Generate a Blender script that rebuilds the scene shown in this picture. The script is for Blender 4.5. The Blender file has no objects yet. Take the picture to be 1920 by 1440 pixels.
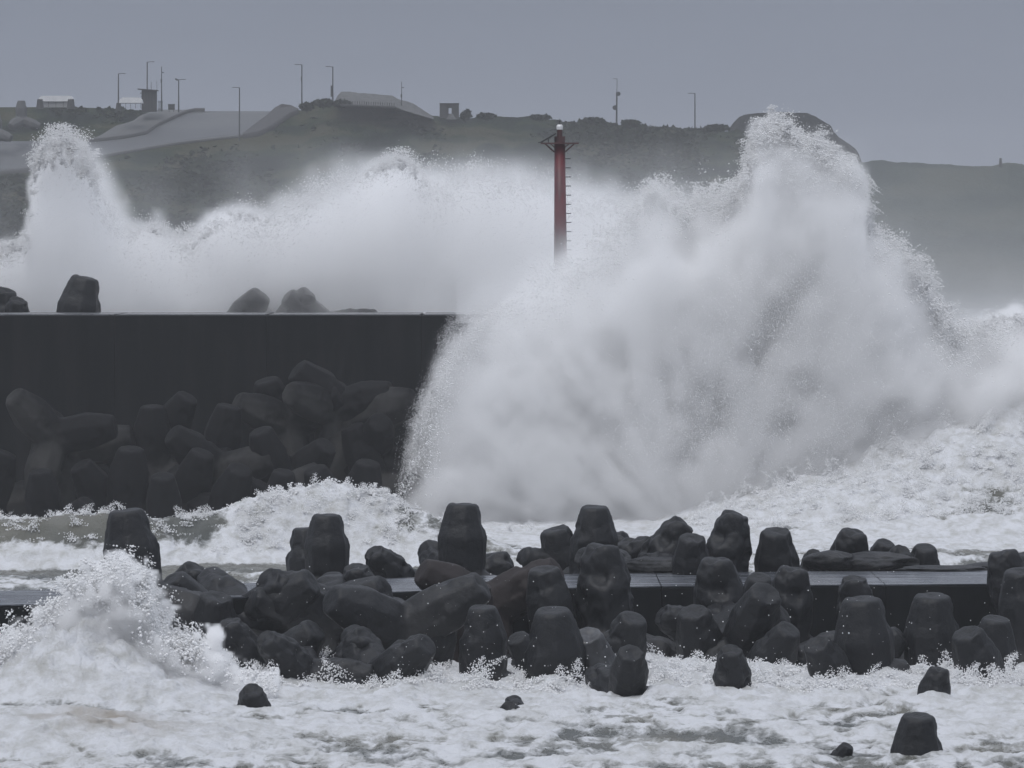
import bpy, bmesh, math, random
import numpy as np
from mathutils import Vector, Matrix

# ------------------------------------------------------------------ camera, sky, sun, exposure
SC = bpy.context.scene
COL = SC.collection
FPX, HZ, CAMZ = 11000.0, 480.0, 13.0          # focal length and horizon of a 1920 wide frame, eye height in metres
cam_d = bpy.data.cameras.new('camera')
cam_d.sensor_width = 36.0
cam_d.lens = 36.0 * FPX / 1920.0
cam_d.shift_y = -(720.0 - HZ) / 1920.0
cam_d.clip_start = 1.0
cam_d.clip_end = 6000.0
cam = bpy.data.objects.new('camera', cam_d)
cam.location = (0, 0, CAMZ)
cam.rotation_euler = (math.radians(90), 0, 0)
COL.objects.link(cam)
SC.camera = cam

SUN_EL, SUN_AZ = 58.0, 205.0                   # degrees; the sun stands high behind the camera, veiled by cloud
world = bpy.data.worlds.new('World')
SC.world = world
world.use_nodes = True
wn = world.node_tree
wn.nodes.clear()
w_out = wn.nodes.new('ShaderNodeOutputWorld')
w_bg = wn.nodes.new('ShaderNodeBackground')
w_sky = wn.nodes.new('ShaderNodeTexSky')
w_sky.sky_type = 'NISHITA'
w_sky.sun_disc = False
w_sky.sun_elevation = math.radians(SUN_EL)
w_sky.sun_rotation = math.radians(SUN_AZ)
w_sky.air_density = 1.0
w_sky.dust_density = 3.0
w_tc = wn.nodes.new('ShaderNodeTexCoord')
w_sep = wn.nodes.new('ShaderNodeSeparateXYZ')
w_ramp = wn.nodes.new('ShaderNodeValToRGB')    # overcast cloud layer: several times as bright overhead as at the horizon
w_ramp.color_ramp.elements[0].position = 0.0
w_ramp.color_ramp.elements[0].color = (0.196, 0.221, 0.286, 1)
w_ramp.color_ramp.elements[1].position = 1.0
w_ramp.color_ramp.elements[1].color = (0.98, 1.04, 1.18, 1)
w_e = w_ramp.color_ramp.elements.new(0.06); w_e.color = (0.203, 0.229, 0.294, 1)
w_m = wn.nodes.new('ShaderNodeMix'); w_m.data_type = 'RGBA'
w_m.inputs[0].default_value = 0.94
w_mul = wn.nodes.new('ShaderNodeVectorMath'); w_mul.operation = 'SCALE'
w_mul.inputs['Scale'].default_value = 10.0
wn.links.new(w_tc.outputs['Generated'], w_sep.inputs[0])
w_cl = wn.nodes.new('ShaderNodeTexNoise'); w_cl.inputs['Scale'].default_value = 5.0; w_cl.inputs['Detail'].default_value = 4
w_st = wn.nodes.new('ShaderNodeMapping'); w_st.inputs['Scale'].default_value = (1, 1, 5)
wn.links.new(w_tc.outputs['Generated'], w_st.inputs[0]); wn.links.new(w_st.outputs[0], w_cl.inputs['Vector'])
w_cm = wn.nodes.new('ShaderNodeMapRange'); w_cm.inputs['To Min'].default_value = 8.6; w_cm.inputs['To Max'].default_value = 11.4
wn.links.new(w_cl.outputs['Fac'], w_cm.inputs['Value']); wn.links.new(w_cm.outputs[0], w_mul.inputs['Scale'])
wn.links.new(w_sep.outputs['Z'], w_ramp.inputs[0])
wn.links.new(w_ramp.outputs[0], w_mul.inputs[0])
wn.links.new(w_sky.outputs[0], w_m.inputs[6])
wn.links.new(w_mul.outputs[0], w_m.inputs[7])
wn.links.new(w_m.outputs[2], w_bg.inputs['Color'])
w_bg.inputs['Strength'].default_value = 0.10
wn.links.new(w_bg.outputs[0], w_out.inputs['Surface'])

sun_d = bpy.data.lights.new('sun', 'SUN')
sun_d.energy = 1.15
sun_d.angle = math.radians(25)
sun_d.color = (1.0, 0.985, 0.97)
sun = bpy.data.objects.new('sun', sun_d)
COL.objects.link(sun)
_el, _az = math.radians(SUN_EL), math.radians(SUN_AZ)
_dir = Vector((math.sin(_az) * math.cos(_el), math.cos(_az) * math.cos(_el), math.sin(_el)))
sun.rotation_euler = _dir.to_track_quat('Z', 'Y').to_euler()
sun.location = _dir * 300

SC.view_settings.view_transform = 'Standard'
SC.view_settings.look = 'None'
SC.view_settings.exposure = 0.0
SC.view_settings.gamma = 1.0
SC.view_settings.use_curve_mapping = False
SC.render.engine = 'CYCLES'
cy = SC.cycles
cy.max_bounces = 16
cy.diffuse_bounces = 3
cy.glossy_bounces = 2
cy.volume_bounces = 14
cy.transparent_max_bounces = 8
cy.volume_step_rate = 2.0
cy.volume_max_steps = 128
cy.use_adaptive_sampling = True
cy.adaptive_threshold = 0.02
cy.use_denoising = True

# ------------------------------------------------------------------ helpers
rng = np.random.default_rng(7)
random.seed(7)


def P(px, py, D):
    """World point seen at pixel (px, py) of the 1920x1440 frame when it stands D metres away."""
    return Vector(((px - 960.0) * D / FPX, D, CAMZ - (py - HZ) * D / FPX))


_LAT = rng.random((64, 64, 64)).astype(np.float32)


def vnoise(x, y, z):
    xi, yi, zi = np.floor(x), np.floor(y), np.floor(z)
    fx, fy, fz = x - xi, y - yi, z - zi
    fx, fy, fz = fx * fx * (3 - 2 * fx), fy * fy * (3 - 2 * fy), fz * fz * (3 - 2 * fz)
    xi, yi, zi = xi.astype(np.int64) & 63, yi.astype(np.int64) & 63, zi.astype(np.int64) & 63
    x1, y1, z1 = (xi + 1) & 63, (yi + 1) & 63, (zi + 1) & 63
    L = _LAT
    a = L[xi, yi, zi] * (1 - fx) + L[x1, yi, zi] * fx
    b = L[xi, y1, zi] * (1 - fx) + L[x1, y1, zi] * fx
    c = L[xi, yi, z1] * (1 - fx) + L[x1, yi, z1] * fx
    d = L[xi, y1, z1] * (1 - fx) + L[x1, y1, z1] * fx
    return (a * (1 - fy) + b * fy) * (1 - fz) + (c * (1 - fy) + d * fy) * fz


def fbm(x, y, z, octv=4, gain=0.5, ridged=False):
    x, y, z = np.broadcast_arrays(np.asarray(x, np.float32), np.asarray(y, np.float32), np.asarray(z, np.float32))
    s, a, t = 0.0, 1.0, 0.0
    for k in range(octv):
        n = vnoise(x * 2 ** k + 13.7 * k, y * 2 ** k + 7.1 * k, z * 2 ** k + 3.3 * k)
        if ridged:
            n = 1 - np.abs(2 * n - 1)
        s = s + a * n
        t += a
        a *= gain
    return s / t


def smooth(a, b, x):
    t = np.clip((x - a) / (b - a), 0, 1)
    return t * t * (3 - 2 * t)


def prof(tab, x, k=1):
    return np.interp(x, [r[0] for r in tab], [r[k] for r in tab])


def link(name, data, parent=None):
    o = bpy.data.objects.new(name, data)
    COL.objects.link(o)
    if parent is not None:
        o.parent = parent
    return o


def tag(o, label=None, cat=None, group=None, kind=None):
    if label: o['label'] = label
    if cat: o['category'] = cat
    if group: o['group'] = group
    if kind: o['kind'] = kind
    return o


def mesh_np(name, verts, quads, mat, smooth_shade=True):
    me = bpy.data.meshes.new(name)
    verts = np.asarray(verts, np.float32)
    quads = np.asarray(quads, np.int32)
    k = quads.shape[1]
    me.vertices.add(len(verts)); me.vertices.foreach_set('co', verts.ravel())
    me.loops.add(quads.size); me.loops.foreach_set('vertex_index', quads.ravel())
    me.polygons.add(len(quads))
    me.polygons.foreach_set('loop_start', np.arange(0, quads.size, k, dtype=np.int32))
    if smooth_shade:
        me.polygons.foreach_set('use_smooth', np.ones(len(quads), bool))
    me.update(calc_edges=True)
    if mat: me.materials.append(mat)
    return me


def grid_faces(nr, nc):
    i = np.arange(nr * nc).reshape(nr, nc)
    return np.stack([i[:-1, :-1], i[:-1, 1:], i[1:, 1:], i[1:, :-1]], -1).reshape(-1, 4)


class MB:
    """Collects boxes, tubes and prisms into one mesh."""
    def __init__(self):
        self.bm = bmesh.new()

    def box(self, c, s, rot=None, bevel=0.0):
        m = Matrix.Translation(c)
        if rot is not None: m = m @ rot
        r = bmesh.ops.create_cube(self.bm, size=1.0, matrix=m @ Matrix.Diagonal((s[0], s[1], s[2], 1)))
        if bevel:
            es = list({e for v in r['verts'] for e in v.link_edges})
            bmesh.ops.bevel(self.bm, geom=es, offset=bevel, segments=2, affect='EDGES', profile=0.5)
        return self

    def tube(self, a, b, r0, r1=None, n=10):
        a, b = Vector(a), Vector(b)
        r1 = r0 if r1 is None else r1
        q = (b - a).to_track_quat('Z', 'Y').to_matrix().to_4x4()
        m = Matrix.Translation((a + b) / 2) @ q
        bmesh.ops.create_cone(self.bm, cap_ends=True, segments=n, radius1=r0, radius2=r1, depth=(b - a).length, matrix=m)
        return self

    def poly(self, pts, depth):
        vs = [self.bm.verts.new(p) for p in pts]
        f = self.bm.faces.new(vs)
        r = bmesh.ops.extrude_face_region(self.bm, geom=[f])
        bmesh.ops.translate(self.bm, verts=[v for v in r['geom'] if isinstance(v, bmesh.types.BMVert)], vec=depth)
        return self

    def build(self, name, mat, parent=None, smooth_shade=False):
        bmesh.ops.recalc_face_normals(self.bm, faces=self.bm.faces)
        me = bpy.data.meshes.new(name)
        self.bm.to_mesh(me); self.bm.free()
        if smooth_shade:
            for p in me.polygons: p.use_smooth = True
        me.materials.append(mat)
        return link(name, me, parent)


def empty(name, loc, rz=0):
    o = link(name, None)
    o.location = loc
    o.rotation_euler = (0, 0, rz)
    return o


# ------------------------------------------------------------------ materials
def mat_new(name):
    m = bpy.data.materials.new(name)
    m.use_nodes = True
    nt = m.node_tree
    return m, nt, nt.nodes['Principled BSDF']


def N(nt, kind, **kw):
    n = nt.nodes.new(kind)
    for k, v in kw.items():
        if k in n.inputs.keys():
            n.inputs[k].default_value = v
        else:
            setattr(n, k, v)
    return n


def noise_mat(name, stops, scale=1.0, rough=(0.6, 0.9), bump=0.3, bump_scale=None, stretch=(1, 1, 1), detail=8, bump_dist=0.05, spec=0.5):
    """Principled surface whose base colour runs through STOPS along fractal noise, with fine relief."""
    m, nt, bs = mat_new(name)
    tc = N(nt, 'ShaderNodeTexCoord')
    mp = N(nt, 'ShaderNodeMapping'); mp.inputs['Scale'].default_value = stretch
    nt.links.new(tc.outputs['Object'], mp.inputs[0])
    no = N(nt, 'ShaderNodeTexNoise', Scale=scale, Detail=detail, Roughness=0.6)
    nt.links.new(mp.outputs[0], no.inputs['Vector'])
    cr = N(nt, 'ShaderNodeValToRGB')
    el = cr.color_ramp.elements
    for i, (p, c) in enumerate(stops):
        e = el[i] if i < 2 else el.new(p)
        e.position = p; e.color = (*c, 1)
    nt.links.new(no.outputs['Fac'], cr.inputs[0])
    nt.links.new(cr.outputs[0], bs.inputs['Base Color'])
    mr = N(nt, 'ShaderNodeMapRange'); mr.inputs['To Min'].default_value = rough[0]; mr.inputs['To Max'].default_value = rough[1]
    nt.links.new(no.outputs['Fac'], mr.inputs['Value'])
    nt.links.new(mr.outputs[0], bs.inputs['Roughness'])
    n2 = N(nt, 'ShaderNodeTexNoise', Scale=bump_scale or scale * 6, Detail=6, Roughness=0.65)
    nt.links.new(mp.outputs[0], n2.inputs['Vector'])
    bp = N(nt, 'ShaderNodeBump', Strength=bump, Distance=bump_dist)
    nt.links.new(n2.outputs['Fac'], bp.inputs['Height'])
    nt.links.new(bp.outputs[0], bs.inputs['Normal'])
    bs.inputs['Specular IOR Level'].default_value = spec
    return m


M = {}
M['tetra'] = noise_mat('dark_wet_concrete', [(0.35, (0.004, 0.0045, 0.006)), (0.5, (0.009, 0.010, 0.012)), (0.62, (0.030, 0.030, 0.031))],
                       scale=0.9, rough=(0.36, 0.7), bump=0.7, bump_scale=5, bump_dist=0.14, spec=0.35)
M['tetra_brown'] = noise_mat('rusty_brown_wet_concrete', [(0.3, (0.008, 0.006, 0.006)), (0.5, (0.016, 0.011, 0.011)), (0.7, (0.026, 0.020, 0.019))],
                             scale=0.9, rough=(0.5, 0.85), bump=0.5, bump_scale=5, bump_dist=0.12, spec=0.35)
M['tetra_wet'] = noise_mat('wet_concrete_painted_sheen', [(0.35, (0.012, 0.013, 0.015)), (0.5, (0.03, 0.031, 0.034)), (0.62, (0.10, 0.104, 0.11))],
                           scale=2.2, rough=(0.25, 0.5), bump=0.5, bump_scale=7, bump_dist=0.1, spec=0.6, stretch=(1, 1, 0.4))  # paler base colour paints in the sheen of the lit wet face
M['tetra_far'] = noise_mat('worn_concrete_with_highlights', [(0.35, (0.003, 0.003, 0.004)), (0.5, (0.007, 0.007, 0.008)), (0.60, (0.042, 0.041, 0.040))],
                           scale=0.7, rough=(0.6, 0.9), bump=0.4, bump_scale=4, bump_dist=0.1, spec=0.12)  # palest noise stop puts highlights of the worn tops into the colour
M['tetra_dry'] = noise_mat('pale_dry_concrete', [(0.3, (0.06, 0.063, 0.066)), (0.7, (0.09, 0.09, 0.09))], scale=1.2)
M['wall'] = noise_mat('stained_breakwater_concrete', [(0.38, (0.005, 0.006, 0.007)), (0.5, (0.0075, 0.0085, 0.0095)), (0.62, (0.012, 0.012, 0.013))],
                      scale=0.9, rough=(0.7, 0.95), bump=0.3, bump_scale=2, stretch=(1, 1, 0.12), spec=0.08)
M['wall_top'] = noise_mat('wet_concrete_top', [(0.3, (0.03, 0.032, 0.036)), (0.7, (0.07, 0.073, 0.078))], scale=1.2, rough=(0.1, 0.4), bump=0.15, stretch=(0.3, 1, 1))
M['slab_top'] = noise_mat('flooded_slab_top', [(0.38, (0.03, 0.034, 0.042)), (0.52, (0.055, 0.06, 0.07)), (0.66, (0.16, 0.17, 0.19))], scale=1.3,
                          rough=(0.12, 0.4), bump=0.3, bump_scale=2.5, stretch=(0.22, 1.1, 1), bump_dist=0.03)
M['grass'] = noise_mat('wind_beaten_grass', [(0.41, (0.004, 0.008, 0.006)), (0.48, (0.010, 0.018, 0.011)), (0.53, (0.022, 0.032, 0.015)), (0.60, (0.050, 0.050, 0.030))],
                       scale=0.075, rough=(0.85, 1.0), bump=0.9, bump_scale=0.9, bump_dist=0.9, spec=0.1, detail=10)
M['far_grass'] = noise_mat('far_hill_scrub', [(0.40, (0.010, 0.018, 0.014)), (0.5, (0.020, 0.031, 0.022)), (0.60, (0.040, 0.046, 0.032))],
                           scale=0.03, rough=(0.9, 1.0), bump=0.8, bump_scale=0.4, bump_dist=1.2, spec=0.05)
M['rock'] = noise_mat('grey_outcrop_rock', [(0.38, (0.012, 0.013, 0.014)), (0.5, (0.020, 0.021, 0.021)), (0.62, (0.036, 0.036, 0.034))], scale=0.15,
                      rough=(0.85, 1), bump=0.8, bump_scale=0.6, bump_dist=0.6, spec=0.1)
M['leaf'] = noise_mat('shrub_leaves', [(0.35, (0.010, 0.015, 0.010)), (0.65, (0.026, 0.034, 0.018))], scale=1.5, bump=0.2, spec=0.2)
M['road'] = noise_mat('wet_pale_asphalt', [(0.38, (0.065, 0.068, 0.074)), (0.5, (0.078, 0.081, 0.088)), (0.62, (0.095, 0.098, 0.102))], scale=0.12,
                      rough=(0.45, 0.7), bump=0.1, spec=0.4, stretch=(0.4, 1, 1))
M['revet'] = noise_mat('weathered_concrete_apron', [(0.35, (0.075, 0.078, 0.079)), (0.65, (0.105, 0.105, 0.105))], scale=0.25, rough=(0.6, 0.9), bump=0.2)
M['kerb'] = noise_mat('dark_kerb_wall', [(0.3, (0.03, 0.03, 0.033)), (0.7, (0.05, 0.05, 0.05))], scale=0.6)
M['white'] = noise_mat('white_paint', [(0.3, (0.66, 0.66, 0.67)), (0.7, (0.80, 0.80, 0.80))], scale=0.8, rough=(0.4, 0.6), bump=0.1)
M['canvas'] = noise_mat('grey_white_canvas', [(0.3, (0.26, 0.26, 0.27)), (0.7, (0.32, 0.32, 0.32))], scale=0.8, bump=0.1)
M['steel'] = noise_mat('grey_galvanised_steel', [(0.3, (0.03, 0.033, 0.036)), (0.7, (0.05, 0.053, 0.056))], scale=3, rough=(0.4, 0.6), bump=0.05)
M['dark'] = noise_mat('dark_weathered_metal', [(0.3, (0.015, 0.015, 0.016)), (0.7, (0.03, 0.03, 0.031))], scale=3, rough=(0.5, 0.7), bump=0.1)
M['red'] = noise_mat('red_marine_paint', [(0.35, (0.045, 0.004, 0.008)), (0.5, (0.095, 0.007, 0.013)), (0.65, (0.13, 0.013, 0.02))], scale=1.6, rough=(0.35, 0.6), bump=0.1, stretch=(1, 1, 0.3))
M['dkred'] = noise_mat('rust_red_metal', [(0.3, (0.035, 0.012, 0.012)), (0.7, (0.075, 0.022, 0.022))], scale=3, rough=(0.5, 0.7), bump=0.1)
M['lens'] = noise_mat('white_lantern_dome', [(0.3, (0.55, 0.56, 0.57)), (0.7, (0.68, 0.68, 0.68))], scale=2, rough=(0.15, 0.3), bump=0.0)
M['hut'] = noise_mat('hut_wall_boards', [(0.3, (0.022, 0.022, 0.024)), (0.7, (0.045, 0.042, 0.043))], scale=0.7, bump=0.3)
M['net'] = noise_mat('netted_shotcrete', [(0.38, (0.04, 0.04, 0.04)), (0.5, (0.07, 0.07, 0.068)), (0.62, (0.10, 0.10, 0.097))], scale=1.2, bump=0.8, bump_scale=3, bump_dist=0.2)
M['bunker'] = noise_mat('bunker_concrete', [(0.3, (0.03, 0.03, 0.032)), (0.7, (0.05, 0.05, 0.05))], scale=0.8, bump=0.3)


def foam_water_mat():
    """Turbid grey-green water with aerated foam; the per-vertex 'foam' amount comes from the wave relief."""
    m, nt, bs = mat_new('foaming_sea_water')
    L = nt.links
    tc = N(nt, 'ShaderNodeTexCoord')
    at = N(nt, 'ShaderNodeAttribute', attribute_name='foam')
    mp = N(nt, 'ShaderNodeMapping'); mp.inputs['Scale'].default_value = (0.5, 0.17, 0.8)
    L.new(tc.outputs['Object'], mp.inputs[0])
    n1 = N(nt, 'ShaderNodeTexNoise', Scale=3.0, Detail=12, Roughness=0.68, Distortion=0.35)
    L.new(mp.outputs[0], n1.inputs['Vector'])
    n3 = N(nt, 'ShaderNodeTexNoise', Scale=0.45, Detail=4, Roughness=0.5, Distortion=0.6)
    L.new(mp.outputs[0], n3.inputs['Vector'])
    a = N(nt, 'ShaderNodeMath', operation='ADD'); L.new(n1.outputs['Fac'], a.inputs[0]); L.new(at.outputs['Fac'], a.inputs[1])
    b = N(nt, 'ShaderNodeMath', operation='MULTIPLY_ADD'); L.new(n3.outputs['Fac'], b.inputs[0]); b.inputs[1].default_value = 0.7; L.new(a.outputs[0], b.inputs[2])
    mr = N(nt, 'ShaderNodeMapRange', interpolation_type='SMOOTHSTEP'); mr.inputs['From Min'].default_value = 1.04; mr.inputs['From Max'].default_value = 1.27
    L.new(b.outputs[0], mr.inputs['Value'])
    n2 = N(nt, 'ShaderNodeTexNoise', Scale=0.2, Detail=3)
    L.new(tc.outputs['Object'], n2.inputs['Vector'])
    wc = N(nt, 'ShaderNodeValToRGB')
    wc.color_ramp.elements[0].color = (0.095, 0.102, 0.094, 1); wc.color_ramp.elements[0].position = 0.35
    wc.color_ramp.elements[1].color = (0.18, 0.175, 0.145, 1); wc.color_ramp.elements[1].position = 0.65
    L.new(n2.outputs['Fac'], wc.inputs[0])
    fc = N(nt, 'ShaderNodeValToRGB')
    fc.color_ramp.elements[0].color = (0.50, 0.50, 0.48, 1); fc.color_ramp.elements[0].position = 0.34
    fc.color_ramp.elements[1].color = (0.72, 0.73, 0.75, 1); fc.color_ramp.elements[1].position = 0.58
    L.new(n1.outputs['Fac'], fc.inputs[0])
    sand = N(nt, 'ShaderNodeAttribute', attribute_name='sand')
    sm = N(nt, 'ShaderNodeMix', data_type='RGBA'); sm.inputs[7].default_value = (0.34, 0.30, 0.25, 1)
    L.new(sand.outputs['Fac'], sm.inputs[0]); L.new(fc.outputs[0], sm.inputs[6])
    mx = N(nt, 'ShaderNodeMix', data_type='RGBA')
    L.new(mr.outputs[0], mx.inputs[0]); L.new(wc.outputs[0], mx.inputs[6]); L.new(sm.outputs[2], mx.inputs[7])
    L.new(mx.outputs[2], bs.inputs['Base Color'])
    rr = N(nt, 'ShaderNodeMapRange'); rr.inputs['To Min'].default_value = 0.22; rr.inputs['To Max'].default_value = 0.95
    L.new(mr.outputs[0], rr.inputs['Value']); L.new(rr.outputs[0], bs.inputs['Roughness'])
    n4 = N(nt, 'ShaderNodeTexNoise', Scale=6.0, Detail=7, Roughness=0.7)
    L.new(tc.outputs['Object'], n4.inputs['Vector'])
    bp = N(nt, 'ShaderNodeBump', Strength=0.8, Distance=0.18)
    L.new(n4.outputs['Fac'], bp.inputs['Height']); L.new(bp.outputs[0], bs.inputs['Normal'])
    bs.inputs['IOR'].default_value = 1.33
    return m


M['sea'] = foam_water_mat()


def drop_mat(name, col):
    m, nt, bs = mat_new(name)
    bs.inputs['Base Color'].default_value = (*col, 1)
    bs.inputs['Roughness'].default_value = 0.7
    bs.inputs['Specular IOR Level'].default_value = 0.2
    return m


M['drops'] = drop_mat('spray_water_white', (0.72, 0.725, 0.74))
M['drops_green'] = drop_mat('aerated_green_water', (0.46, 0.48, 0.43))


def vol_mat(name, k, col=(0.99, 0.99, 0.99), aniso=0.0):
    m = bpy.data.materials.new(name); m.use_nodes = True
    nt = m.node_tree; nt.nodes.clear()
    out = nt.nodes.new('ShaderNodeOutputMaterial')
    v = nt.nodes.new('ShaderNodeVolumePrincipled')
    v.inputs['Color'].default_value = (*col, 1)
    v.inputs['Density'].default_value = k
    v.inputs['Anisotropy'].default_value = aniso
    nt.links.new(v.outputs[0], out.inputs['Volume'])
    return m


M['mist'] = vol_mat('spray_mist', 1.0, (1.0, 1.0, 1.0))


# ------------------------------------------------------------------ geometry-node wrappers
def point_group():
    ng = bpy.data.node_groups.new('points_from_vertices', 'GeometryNodeTree')
    ng.interface.new_socket('Geometry', in_out='INPUT', socket_type='NodeSocketGeometry')
    ng.interface.new_socket('Geometry', in_out='OUTPUT', socket_type='NodeSocketGeometry')
    gi, go = ng.nodes.new('NodeGroupInput'), ng.nodes.new('NodeGroupOutput')
    mp = ng.nodes.new('GeometryNodeMeshToPoints')
    at = ng.nodes.new('GeometryNodeInputNamedAttribute'); at.data_type = 'FLOAT'; at.inputs['Name'].default_value = 'rad'
    ng.links.new(gi.outputs[0], mp.inputs['Mesh'])
    ng.links.new(at.outputs['Attribute'], mp.inputs['Radius'])
    ng.links.new(mp.outputs[0], go.inputs[0])
    return ng


PG = point_group()


def droplets(name, pts, rad, mat):
    """A cloud of water drops: one small sphere per point."""
    me = bpy.data.meshes.new(name)
    me.vertices.add(len(pts)); me.vertices.foreach_set('co', np.asarray(pts, np.float32).ravel())
    a = me.attributes.new('rad', 'FLOAT', 'POINT'); a.data.foreach_set('value', np.asarray(rad, np.float32))
    me.materials.append(mat)
    o = link(name, me)
    md = o.modifiers.new('points', 'NODES')
    md.node_group = PG
    o['kind'] = 'stuff'
    return o


def volume(name, x0, y0, z0, sp, dens, mat):
    """A fog volume whose voxels carry the array DENS (nx, ny, nz), spacing SP metres."""
    nx, ny, nz = dens.shape
    me = bpy.data.meshes.new(name)
    me.vertices.add(dens.size)
    a = me.attributes.new('dens', 'FLOAT', 'POINT'); a.data.foreach_set('value', dens.astype(np.float32).ravel())
    o = link(name, me)
    ng = bpy.data.node_groups.new('fog_' + name, 'GeometryNodeTree')
    ng.interface.new_socket('Geometry', in_out='INPUT', socket_type='NodeSocketGeometry')
    ng.interface.new_socket('Geometry', in_out='OUTPUT', socket_type='NodeSocketGeometry')
    n = ng.nodes.new; L = ng.links.new
    gi, go = n('NodeGroupInput'), n('NodeGroupOutput')
    vc = n('GeometryNodeVolumeCube')
    vc.inputs['Min'].default_value = (x0, y0, z0)
    vc.inputs['Max'].default_value = (x0 + sp * (nx - 1), y0 + sp * (ny - 1), z0 + sp * (nz - 1))
    for k, v in zip(('Resolution X', 'Resolution Y', 'Resolution Z'), (nx, ny, nz)):
        vc.inputs[k].default_value = v
    pos = n('GeometryNodeInputPosition')
    sub = n('ShaderNodeVectorMath'); sub.operation = 'SUBTRACT'; sub.inputs[1].default_value = (x0, y0, z0)
    L(pos.outputs[0], sub.inputs[0])
    sc = n('ShaderNodeVectorMath'); sc.operation = 'SCALE'; sc.inputs['Scale'].default_value = 1.0 / sp
    L(sub.outputs[0], sc.inputs[0])
    add = n('ShaderNodeVectorMath'); add.operation = 'ADD'; add.inputs[1].default_value = (0.5, 0.5, 0.5)
    L(sc.outputs[0], add.inputs[0])
    fl = n('ShaderNodeVectorMath'); fl.operation = 'FLOOR'; L(add.outputs[0], fl.inputs[0])
    dt = n('ShaderNodeVectorMath'); dt.operation = 'DOT_PRODUCT'; dt.inputs[1].default_value = (ny * nz, nz, 1)
    L(fl.outputs[0], dt.inputs[0])
    at = n('GeometryNodeInputNamedAttribute'); at.data_type = 'FLOAT'; at.inputs['Name'].default_value = 'dens'
    si = n('GeometryNodeSampleIndex'); si.data_type = 'FLOAT'; si.domain = 'POINT'; si.clamp = True
    L(gi.outputs[0], si.inputs['Geometry'])
    L(at.outputs['Attribute'], si.inputs['Value'])
    L(dt.outputs['Value'], si.inputs['Index'])
    L(si.outputs[0], vc.inputs['Density'])
    sm = n('GeometryNodeSetMaterial'); sm.inputs['Material'].default_value = mat
    L(vc.outputs[0], sm.inputs['Geometry'])
    L(sm.outputs[0], go.inputs[0])
    md = o.modifiers.new('fog', 'NODES'); md.node_group = ng
    me.materials.append(mat)
    o['kind'] = 'stuff'
    return o


# ================================================================== THE SETTING
# ------------------------------------------------------------------ sea
def sea_relief(px, D):
    """Height and foam amount of the water at frame column px, distance D."""
    x = (px - 960) * D / FPX
    big = fbm(x * 0.10 + 3, D * 0.07, 0.3, 3) - 0.5
    lum = fbm(x * 0.45, D * 0.30 + 9, 1.7, 4, ridged=True) - 0.6
    fin = fbm(x * 1.9, D * 0.7, 4.2, 4, 0.6, ridged=True) - 0.6
    z = 0.5 * big + 0.34 * lum + 0.26 * fin
    foam = 0.19 + 0.55 * lum + 0.25 * fin
    # foreground: surge heaped up against the blocks
    fg = smooth(160, 178, D) * (1 - smooth(186, 190, D))
    z += fg * (0.10 + 0.5 * np.maximum(0, fbm(x * 0.9, D * 0.5, 7.7, 4) - 0.42) * 2)
    foam += fg * 0.42
    calm = smooth(146, 152, D) * (1 - smooth(160, 170, D))
    foam += 0.10 * calm
    # splash mound at the near edge of the frame
    mx = np.exp(-((px - 150) / 170.0) ** 2) * np.exp(-((D - 171.5) / 4.5) ** 2)
    z += 2.0 * mx * (0.2 + 1.5 * fbm(x * 0.8, D * 0.8, 2.2, 5, 0.62))
    foam += 0.9 * mx
    m2 = np.exp(-((px - 60) / 330.0) ** 2) * np.exp(-((D - 157.0) / 5.5) ** 2)
    z += 0.65 * m2 * (0.5 + fbm(x * 0.7, D * 0.5, 5.2, 4))
    foam += 0.22 * m2
    # channel wave between the two breakwaters
    edge = 1 - smooth(760, 1040, px)
    crest = 248.5 + 3.0 * (fbm(x * 0.12, 0, 3.1, 3) - 0.5)
    u = D - crest
    roll = np.where(u < 0, np.exp(-(u / 2.2) ** 2), np.exp(-(u / 9.0) ** 2))
    z += (0.35 + 1.55 * edge) * roll * (0.85 + 0.3 * fbm(x * 0.6, D * 0.4, 8.8, 3))
    dome = np.exp(-((px - 610) / 150.0) ** 2)
    z += 1.25 * dome * roll * (0.8 + 0.5 * fbm(x * 1.1, D * 1.1, 6.8, 4))
    face = np.exp(-((u + 0.9) / 1.1) ** 2)
    foam += roll * (0.10 + 0.35 * dome) + np.exp(-((u + 3.2) / 1.6) ** 2) * (0.35 * edge + 0.1) - 0.42 * face * edge * (1 - 0.7 * dome) * smooth(0.35, 0.6, fbm(x * 0.25, 3.0, 1.0, 3) + 0.12)
    trough = np.exp(-((u + 7.0) / 3.5) ** 2)
    foam -= 0.28 * trough * edge
    back = smooth(254, 262, D) * (1 - smooth(345, 380, D)) - 1.6 * smooth(336, 360, D)
    foam += 0.42 * back
    # surf heaped up at the far end, rolling in past the breakwater head
    rs = np.clip((px - 1230) / 690.0, 0, 1.3)
    up = smooth(268, 296, D)
    lumpy = fbm(x * 0.22, D * 0.25, 12.2, 5, 0.55)
    z += rs * up * 5.6 * (0.35 + 1.25 * lumpy)
    z += smooth(1150, 1500, px) * smooth(268, 300, D) * 0.9 * fbm(x * 0.3, D * 0.2, 2.9, 4, ridged=True)
    foam += smooth(1100, 1500, px) * smooth(262, 280, D) * (0.12 + 2.2 * (lumpy - 0.46))
    damp = 1 - smooth(330, 345, D)
    return z * (0.15 + 0.85 * damp), foam


cols = np.arange(-220, 2141, 4.4)
rows = np.concatenate([np.arange(132, 190, 0.17), np.arange(190, 236, 1.2), np.arange(236, 266, 0.16), np.arange(266, 336, 0.3),
                       np.arange(336, 700, 12), np.arange(700, 2201, 100)])
PX, DD = np.meshgrid(cols, rows)
Z, F = sea_relief(PX, DD)
X = (PX - 960) * DD / FPX
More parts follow.
